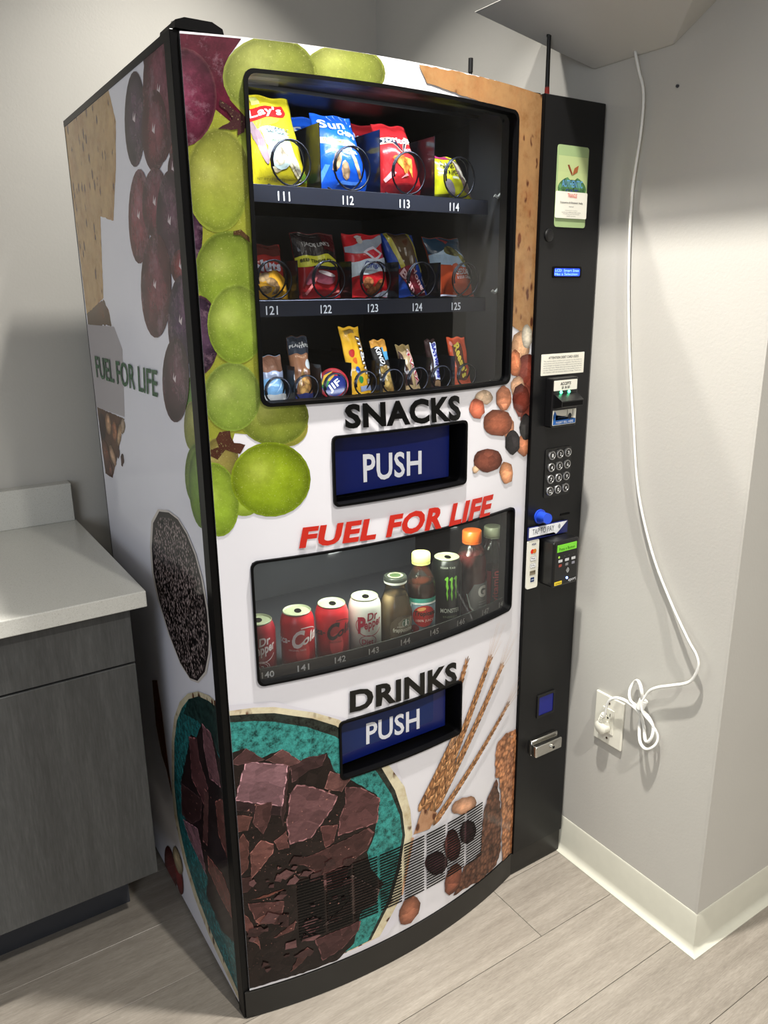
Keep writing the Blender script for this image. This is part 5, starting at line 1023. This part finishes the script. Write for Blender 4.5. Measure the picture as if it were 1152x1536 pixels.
bar_('orange peanut butter cup packet with yellow vertical script, rightmost on the bottom tray',.632,.052,.102,.96,-.012,(206,84,50),
 [('printed_band',[[(-.75,.86),(.25,.86),(.45,.1),(-.5,.1)]],(84,44,30)),('printed_mark',[ell(-.75,.86,.14,.05,0,12)],(206,130,120))],
 [("Reese's",((-.6,.84),(.0,.14),(.05,.90),(.5,.22)),(214,190,70),.04)],19)
# ---------------------------------------------------------------- drinks behind the lower window
ZD = .7497
def cansurf(prof):
    def r_at(z):
        for (r0,z0),(r1,z1) in zip(prof,prof[1:]):
            if z0 <= z <= z1 and z1 > z0: return r0+(r1-r0)*(z-z0)/(z1-z0)
        return prof[-1][0]
    return lambda u,v_,off=0: Vector(((r_at(v_)+off)*math.sin(u/.033),-(r_at(v_)+off)*math.cos(u/.033),v_))
def colorlathe(prof,c,seg=32):
    bm = lathe(B(),prof,seg); lay = bm.verts.layers.float_color.new('Col')
    for v in bm.verts: v[lay] = lin(c)
    return bm
def can(label, loc, c, decs, txts, h=.122, r=.033, yaw=0.0, group='drink cans behind the lower window'):
    t = thing('drink_can',label,'drink can',loc,(0,0,yaw),group)
    pr = [(r-.008,.0),(r-.004,.004),(r,.011),(r,h-.020),(r-.003,h-.010),(r-.0062,h-.0035),(r-.0085,h-.0060)]
    body = obj('can_body',colorlathe(pr,c),'can_paint',t,world=False,smooth=True); sf = cansurf(pr)
    lid = obj('can_lid',lathe(B(),[(r-.0065,h-.003),(r-.0055,h-.001),(r-.0065,h),(r-.0078,h-.001),(r-.009,h-.004),(.001,h-.0036)],28),'can_top',t,world=False,smooth=True)
    obj('pull_tab',extr(B(),[(a*.007+.002,b*.011) for a,b in [(math.cos(k*math.pi/8),math.sin(k*math.pi/8)) for k in range(16)]],lambda u,v_,d:Vector((u,v_,h-.0034+d)),.0012),'chrome',lid,world=False)
    k = 0
    for dn,polys,cc,*rest in decs:
        k += 1; decal(dn,body,sf,polys,.0002+.00015*k,rest[0] if rest else 'can_paint',cc,step=(.006,.012),world=False)
    for s,qd,cc,*rest in txts:
        k += 1; text(body,sf,s,qd,.0003+.00015*k,cc,mat='can_paint',bold=rest[0] if rest else .02,step=(.006,None),world=False)
    return t
M['can_paint'] = printed('lacquered_can_paint','ink',.3,.3)
def arcband(cx,cz,rx,rz,a0,a1,w,n=16):
    o = [(cx+rx*math.cos(math.radians(a0+(a1-a0)*i/n)),cz+rz*math.sin(math.radians(a0+(a1-a0)*i/n))) for i in range(n+1)]
    return o+[(cx+(rx-w)*math.cos(math.radians(a1-(a1-a0)*i/n)),cz+(rz-w)*math.sin(math.radians(a1-(a1-a0)*i/n))) for i in range(n+1)]
def dp(c1,c2,x=0.004):
    return [('printed_swoosh',[arcband(x+.002,.070,.029,.024,150,335,.0016)],c1)],[('Dr',((x-.003,.079),(x+.019,.083),(x-.002,.096),(x+.020,.100)),c1,.03),('P',((x-.022,.052),(x-.009,.054),(x-.022,.088),(x-.005,.090)),c1,.05),('epper',((x-.009,.055),(x+.029,.064),(x-.009,.075),(x+.029,.083)),c1,.03)]
d_,t_ = dp((232,220,224),None,.003)
d_ += [('printed_oval',[arcband(.0,.036,.019,.014,0,360,.0012,24)],(228,200,204)),('printed_oval',[arcband(.0,.036,.015,.011,0,360,.0010,24)],(228,200,204))]
DY = .030
can('dark red soda can with white letters and a ringed 23, leftmost drink above 140',(.092,.028,ZD-.004),(140,22,36),d_,t_+[('23',q(-.007,.007,.031,.041),(232,220,224),.03)],yaw=-.38)
def coke(c): return [('Coca-',((-.060,.060),(-.019,.066),(-.058,.078),(-.018,.080)),c,.03),('C',((-.017,.054),(.004,.057),(-.012,.090),(.012,.094)),c,.04),('ola',((.004,.060),(.038,.070),(.007,.078),(.041,.096)),c,.03)]
can('bright red cola can with white script above number 141',(.170,.018,ZD),(176,24,34),[('printed_dot',[ell(.006,.045,.014,.025,0,20)],(208,60,62)),('printed_stripe',[arcband(.012,.085,.026,.012,20,110,.002)],(236,220,220))],coke((240,226,226))+[('ORIGINAL TASTE',q(-.022,.012,.050,.0535),(236,200,200),0)],yaw=-.36)
can('red cola can with black script above number 142',(.243,.012,ZD),(178,34,42),[('printed_dot',[ell(.004,.045,.014,.025,0,20)],(214,72,74)),('printed_stripe',[arcband(.012,.085,.026,.012,20,110,.0016)],(56,26,30))],coke((44,24,28))+[('ZERO SUGAR',q(-.012,.014,.050,.0535),(60,24,28),0)],yaw=-.36)
d_,t_ = dp((158,26,52),None,.006)
d_ += [('printed_oval',[arcband(.004,.036,.018,.013,0,360,.0012,24)],(130,40,60))]
can('silvery white soda can with dark red letters and oval above number 143',(.316,.006,ZD),(206,206,198),d_,t_+[('Diet',q(-.008,.015,.030,.041),(150,26,52),.02)],yaw=-.5)
def bottle(name,label,loc,yaw=0,group='drink bottles behind the lower window'): return thing(name,label,'drink bottle',loc,(0,0,yaw),group)
# coffee bottle
t = bottle('coffee_bottle','squat glass bottle of milky coffee with a black and white lid above 144',(.392,.008,ZD),-.5)
pr = [(.026,.0),(.033,.004),(.034,.012),(.034,.075),(.031,.092),(.024,.108),(.0205,.120),(.0205,.128)]
gb = obj('glass_body',lathe(B(),[(r+.0009,z) for r,z in pr]+[(.0205,.134)],32),'pet',t,world=False,smooth='all'); obj('coffee',lathe(B(),[(r-.0012,z+.002) for r,z in pr[:6]],28),'coffee',t,world=False,smooth=True)
lidb = obj('lid',colorlathe([(.0205,.134),(.0235,.134),(.024,.137),(.024,.143),(.023,.146)],(222,222,214),28),'can_paint',t,world=False,smooth=True)
obj('lid_band',colorlathe([(.0243,.139),(.0243,.1445),(.0225,.1475),(.001,.1475)],(46,50,44),28),'can_paint',t,world=False,smooth=True)
tpz = lambda u,v_,off=0: Vector((u,v_,.1477+off))
decal('printed_lid_mark',lidb,tpz,[ell(0,0,.016,.016,0,20)],.0003,'can_paint',(150,156,120),world=False); decal('printed_lid_mark',lidb,tpz,[ell(0,0,.012,.012,0,20)],.0006,'can_paint',(60,76,50),world=False)
sf = cansurf([(r+.001,z) for r,z in pr])
lab = decal('label',t,sf,[[(-.002,.006),(-.010,.020),(-.015,.040),(-.012,.056),(-.002,.068),(.012,.072),(.034,.068),(.036,.006)]],.0008,'can_paint',(96,84,68),step=(.006,.012),world=False)
decal('printed_panel',lab,sf,[[(.002,.056),(.012,.066),(.036,.064),(.036,.034),(.012,.034),(.004,.044)]],.0011,'can_paint',(134,126,108),step=(.006,.012),world=False)
decal('printed_round_mark',lab,sf,[ell(.018,.055,.0088,.0088,0,22)],.0014,'can_paint',(64,100,78),step=(.006,None),world=False)
decal('printed_figure',lab,sf,[ell(.018,.057,.0025,.0042,0,10),[(.0145,.049),(.0215,.049),(.020,.055),(.016,.055)],arcband(.0128,.054,.0026,.006,60,260,.0012,8),arcband(.0232,.054,.0026,.006,-80,120,.0012,8),[(.0155,.0615),(.018,.0635),(.0205,.0615),(.018,.060)]],.0017,'can_paint',(226,228,220),step=(.006,None),world=False)
text(lab,sf,'frappuccino',q(-.008,.034,.034,.046),.0018,(222,216,200),'can_paint',.02,(.006,None),world=False); text(lab,sf,'STARBUCKS',q(.000,.026,.0465,.0495),.0018,(210,204,190),'can_paint',.01,(.006,None),world=False)
decal('printed_box',lab,sf,[R(.020,.029,.014,.029)],.0014,'can_paint',(150,142,124),step=(.006,None),world=False)
def pet_bottle(name,label,loc,pr,fill,cap_c,cap_r,zcap,h,yaw=0,fill_top=None):
    t = bottle(name,label,loc,yaw)
    obj('bottle_body',lathe(B(),pr,32),'pet',t,world=False,smooth='all')
    ft = fill_top or pr[-2][1]
    obj('drink',lathe(B(),[(max(.002,r-.0012),z+.001) for r,z in pr if z < ft],28),fill,t,world=False,smooth=True)
    cp_ = obj('cap',colorlathe([(cap_r,zcap),(cap_r+.0006,zcap+.003),(cap_r,h-.002),(cap_r-.0015,h),(.001,h)],cap_c,30),'can_paint',t,world=False,smooth=True)
    obj('cap_ring',colorlathe([(cap_r-.0006,zcap-.0045),(cap_r+.0002,zcap-.004),(cap_r+.0002,zcap-.0012),(cap_r-.0006,zcap-.0008)],tuple(x*.92 for x in cap_c),30),'can_paint',t,world=False,smooth=True)
    return t,cansurf(pr)
pr = [(.024,.0),(.031,.004),(.032,.012),(.0305,.02),(.0315,.026),(.0315,.080),(.030,.086),(.0315,.092),(.032,.104),(.030,.120),(.024,.136),(.017,.150),(.0155,.155),(.0155,.160)]
t,sf = pet_bottle('juice_bottle','apple juice bottle with pale yellow cap and red apple label above 145',(.460,.012,ZD),pr,'juice',(206,204,120),.0195,.164,.183,-.45,.122)
lab = decal('label',t,sf,[[(-.036,.016),(.036,.016),(.036,.082),(-.036,.082)]],.0008,'can_paint',(150,176,190),step=(.006,.01),world=False)
decal('printed_band',lab,sf,[R(-.036,.036,.082,.091)],.0014,'can_paint',(80,170,150),step=(.006,None),world=False); decal('printed_white',lab,sf,[R(-.036,.036,.078,.082)],.0012,'can_paint',(220,224,220),step=(.006,None),world=False)
decal('printed_apple',lab,sf,[ell(.002,.052,.026,.024,0,24)],.0012,'can_paint',(196,44,40),step=(.006,None),world=False); decal('printed_apple',lab,sf,[ell(-.018,.024,.009,.009,0,14)],.0013,'can_paint',(150,30,34),step=(.006,None),world=False)
decal('printed_shine',lab,sf,[ell(-.004,.068,.010,.004,10,12)],.0014,'can_paint',(240,170,100),step=(.006,None),world=False)
text(lab,sf,'Tropicana',q(-.020,.030,.050,.064),.0018,(28,44,34),'can_paint',.03,(.006,None),world=False); text(lab,sf,'100% JUICE',q(-.016,.024,.038,.045),.0018,(240,200,190),'can_paint',.02,(.006,None),world=False); text(lab,sf,'APPLE JUICE',q(-.018,.018,.0838,.0885),.0018,(220,236,230),'can_paint',.01,(.006,None),world=False)
# tall energy drink can
M_ = [(.0,.0)]
def claw(x,z,s_=1): return [(x,z),(x+.004,z+.0035),(x+.0062,z+.001),(x+.0052,z-.012),(x+.007,z-.022),(x+.0048,z-.030),(x+.0062,z-.040),(x+.0046,z-.052),(x+.002,z-.036),(x+.0032,z-.027),(x+.0012,z-.018),(x+.002,z-.006),(x-.002,z-.0035)]
can('tall black energy drink can with green claw marks above 146',(.536,.022,ZD),(24,27,24),[('printed_claw',[claw(-.012,.118),claw(-.002,.117),claw(.008,.119)],(120,190,60))],[('MONSTER',q(-.022,.022,.038,.048),(196,200,190),.02),('ENERGY',q(-.016,.016,.026,.031),(110,124,90),.01),('TEAR TAB',q(-.024,.010,.139,.1425),(150,154,140),0)],h=.157,yaw=-.36,group='drink cans behind the lower window')
pr = [(.026,.0),(.034,.005),(.0355,.014),(.0355,.078),(.0345,.084),(.036,.090),(.036,.100),(.0345,.104),(.036,.110),(.0355,.128),(.032,.144),(.025,.158),(.019,.166),(.0185,.170)]
t,sf = pet_bottle('sports_drink_bottle','wide red sports drink bottle with an orange cap above 147',(.617,.036,ZD),pr,'red_drink',(232,108,36),.0215,.174,.198,-.36,.158)
lab = decal('label',t,sf,[[(-.004,.082),(.036,.082),(.036,.012),(.008,.012),(-.012,.030),(-.016,.060)]],.0008,'can_paint',(120,118,116),step=(.006,.01),world=False)
text(lab,sf,'G',q(.004,.024,.050,.078),.0018,(226,224,218),'can_paint',.05,(.006,None),world=False)
for i in range(4): decal('printed_line',lab,sf,[R(.006,.026,.020+.006*i,.0225+.006*i)],.0016,'can_paint',(160,158,154),step=(.006,None),world=False)
decal('printed_streak',lab,sf,[[(-.020,.060),(-.018,.060),(-.010,.030),(.006,.008),(.002,.008),(-.013,.028)]],.0016,'can_paint',(196,196,190),step=(.006,.01),world=False)
pr = [(.024,.0),(.031,.004),(.032,.012),(.032,.090),(.0315,.100),(.0325,.104),(.0325,.110),(.031,.122),(.027,.140),(.021,.158),(.0175,.165),(.017,.168)]
t,sf = pet_bottle('water_bottle','clear bottle with pale grey-green cap and red sideways lettering, rightmost drink by 148',(.688,.048,ZD),pr,'pink_drink',(160,166,136),.020,.171,.192,-.5,.098)
lab = decal('label',t,sf,[R(-.030,-.008,.012,.094)],.0008,'can_paint',(190,48,58),step=(.006,None),world=False)
l2_ = decal('label',t,sf,[R(-.007,.034,.012,.100)],.0008,'can_paint',(70,32,38),step=(.006,None),world=False)
text(l2_,sf,'vitamin',((.010,.018),(.010,.094),(-.004,.018),(-.004,.094)),.0014,(210,84,84),'can_paint',.03,(.006,None),world=False); text(l2_,sf,'water',((.024,.034),(.024,.094),(.013,.034),(.013,.094)),.0014,(196,96,96),'can_paint',.0,(.006,None),world=False)
# ---------------------------------------------------------------- counter and cabinet
CT = -.0551; YF = .2302; ZC = .8919
bm = bx(B(),-3.0,CT,YF,YB-.001,ZC-.034,ZC,.002,2)
ctop = tag(obj('countertop',bm,'quartz'),'pale speckled stone countertop on the grey base cabinets at left','countertop')
bs = tag(box('backsplash',-3.0,CT-.004,.8366,YB-.001,ZC,ZC+.1,'quartz',None,.0015),'low speckled stone upstand along the wall behind the countertop','backsplash')
for i in range(3):
    x1 = -.082-.92*i; x0 = x1-.918
    cb = thing('base_cabinet',['dark grey woodgrain base cabinet beside the vending machine','dark grey woodgrain base cabinet, second from the vending machine','dark grey woodgrain base cabinet, farthest from the vending machine'][i],'cabinet',((x0+x1)/2,.55,0),group='base cabinets under the countertop')
    box('cabinet_carcass',x0+.0005,x1,.281,YB-.002,.218,ZC-.034,'cabinet',cb)
    box('drawer_front',x0+.0015,x1-.001,.26,.2805,.733,.853,'cabinet',cb,.001)
    box('door_front',x0+.0015,x1-.001,.26,.2805,.215,.7285,'cabinet',cb,.001)
    tk = box('toe_kick',x0+.0005,x1-.03,.455,.475,.0,.2175,'toe',cb)
    if i == 0: box('toe_kick',x1-.05,x1-.03,.4755,YB-.002,.0,.2175,'toe',cb)
# ---------------------------------------------------------------- wall outlet, cord and the hung box
op = (-.177,-.092,.392,.520)
ot = thing('wall_outlet','white wall outlet plate low on the wall beside the machine','outlet',(XR,(op[0]+op[1])/2,op[2]))
wy = lambda u,v_,d=0: Vector((XR-.0005-d,u,v_))
pl_ = obj('cover_plate',bx(B(),XR-.0065,XR,op[0],op[1],op[2],op[3],.0025,2),'white_plastic',ot)
rc = obj('receptacle',bx(B(),XR-.0085,XR-.006,-.152,-.117,.423,.489,.001),'white_plastic',ot)
for z_ in (.474,.438):
    for y_ in (-.1285,-.1405): box('socket_slot',XR-.0088,XR-.0084,y_-.001,y_+.001,z_-.004,z_+.004,'rubber',rc)
    obj('socket_hole',cyl(B(),(XR-.0088,-.1345,z_-.010),(XR-.0084,-.1345,z_-.010),.0025,seg=10),'rubber',rc)
for z_ in (.503,.409): obj('plate_screw',cyl(B(),(XR-.0074,-.1345,z_),(XR-.0064,-.1345,z_),.003,seg=12),'chrome',pl_)
pc_ = thing('power_cord','white power cord hanging in a curve from the wall box down to the outlet','power cord',(XR-.01,-.134,.43))
P1_ = [(-.078,1.905),(-.09,1.87),(-.106,1.825),(-.106,1.754),(-.094,1.645),(-.099,1.503),(-.116,1.342),(-.143,1.175),(-.170,1.033),(-.218,.91),(-.272,.82),(-.333,.752),(-.356,.726),(-.364,.705),(-.359,.68),(-.345,.656),(-.307,.632),(-.276,.614),(-.255,.597),(-.243,.577),(-.236,.556),(-.244,.535),(-.260,.515),(-.277,.49),(-.277,.468),(-.261,.453),(-.243,.460),(-.230,.485),(-.227,.52),(-.233,.559),(-.237,.583),(-.228,.599),(-.212,.600),(-.201,.588),(-.199,.570),(-.208,.552),(-.222,.542),(-.246,.527),(-.264,.508),(-.271,.49),(-.265,.473),(-.252,.470),(-.241,.487),(-.235,.512),(-.229,.533),(-.212,.542),(-.19,.544),(-.168,.539),(-.152,.527),(-.144,.512),(-.141,.492),(-.137,.474)]
dist = []
for i,(y_,z_) in enumerate(P1_):
    d = .012+.0 if i < 4 else (.010 if i < 11 else .02)
    if 20 <= i <= 44: d = .018+.008*math.sin(i*1.3)
    if i > 44: d = .026
    dist.append((XR-d,y_,z_))
obj('cord',tube(B(),smoothpath(dist,5),.0042,8,.72),'cord',pc_,smooth='all')
obj('cord_tie',cyl(B(),(XR-.016,-.2365,.562),(XR-.020,-.2305,.540),.0105,.0095,14),'cord',pc_,smooth=True)
obj('plug',cyl(cyl(cyl(B(),(XR-.009,-.127,.440),(XR-.026,-.127,.440),.0175,.0165,20),(XR-.026,-.127,.440),(XR-.030,-.127,.440),.0165,.011,20),(XR-.018,-.127,.452),(XR-.024,-.134,.480),.0085,.0055,14),'white_plastic',pc_,smooth=True)
for i in range(4): obj('strain_relief_rib',cyl(B(),(XR-.0195-.001*i,-.1285-.0012*i,.4585+.0045*i),(XR-.0198-.001*i,-.1288-.0012*i,.4605+.0045*i),.0098-.0007*i,seg=14),'white_plastic',pc_)
# grey box with a tapering underside hung on the wall
bm = B(); zb = 1.900; zt = 2.004
yb0,yb1 = .035,-.160; yt0,yt1 = .30,-.33; xo = XR-.22; TA0,TA1,TW0,TW1 = .166,-.426,.12,-.335
lo0 = bm.verts.new((XR,yb0,zb)); lo1 = bm.verts.new((XR,yb1,zb)); lo2 = bm.verts.new((XR-.004,yb0,zb)); lo3 = bm.verts.new((XR-.004,yb1,zb))
a0 = bm.verts.new((xo,TA0,zt)); a1 = bm.verts.new((xo,TA1,zt)); w0 = bm.verts.new((XR,TW0,zt)); w1 = bm.verts.new((XR,TW1,zt))
u = [bm.verts.new((x_,v.co.y,2.032)) for v,x_ in ((a0,XR-.03),(a1,XR-.03),(w1,XR),(w0,XR))]
for f in ((lo2,lo3,a1,a0),(lo3,lo1,w1,a1),(lo0,lo2,a0,w0),(lo0,lo1,lo3,lo2),(a0,a1,u[1],u[0]),(a1,w1,u[2],u[1]),(w0,a0,u[0],u[3]),(u[0],u[1],u[2],u[3]),(lo1,lo0,w0,u[3],u[2],w1)):
    bm.faces.new(f)
bmesh.ops.recalc_face_normals(bm,faces=bm.faces); bmesh.ops.bevel(bm,geom=bm.edges[:],offset=.0012,segments=1,affect='EDGES')
tag(obj('wall_box',bm,'box'),'pale grey box with tapering underside fixed high on the wall above the cord','wall box')
nh = tag(obj('wall_screw',cyl(B(),(XR-.0035,-.176,1.826),(XR,-.176,1.826),.0028,seg=10),'toe'),'tiny dark screw in the wall right of the cord, below the wall box','screw')
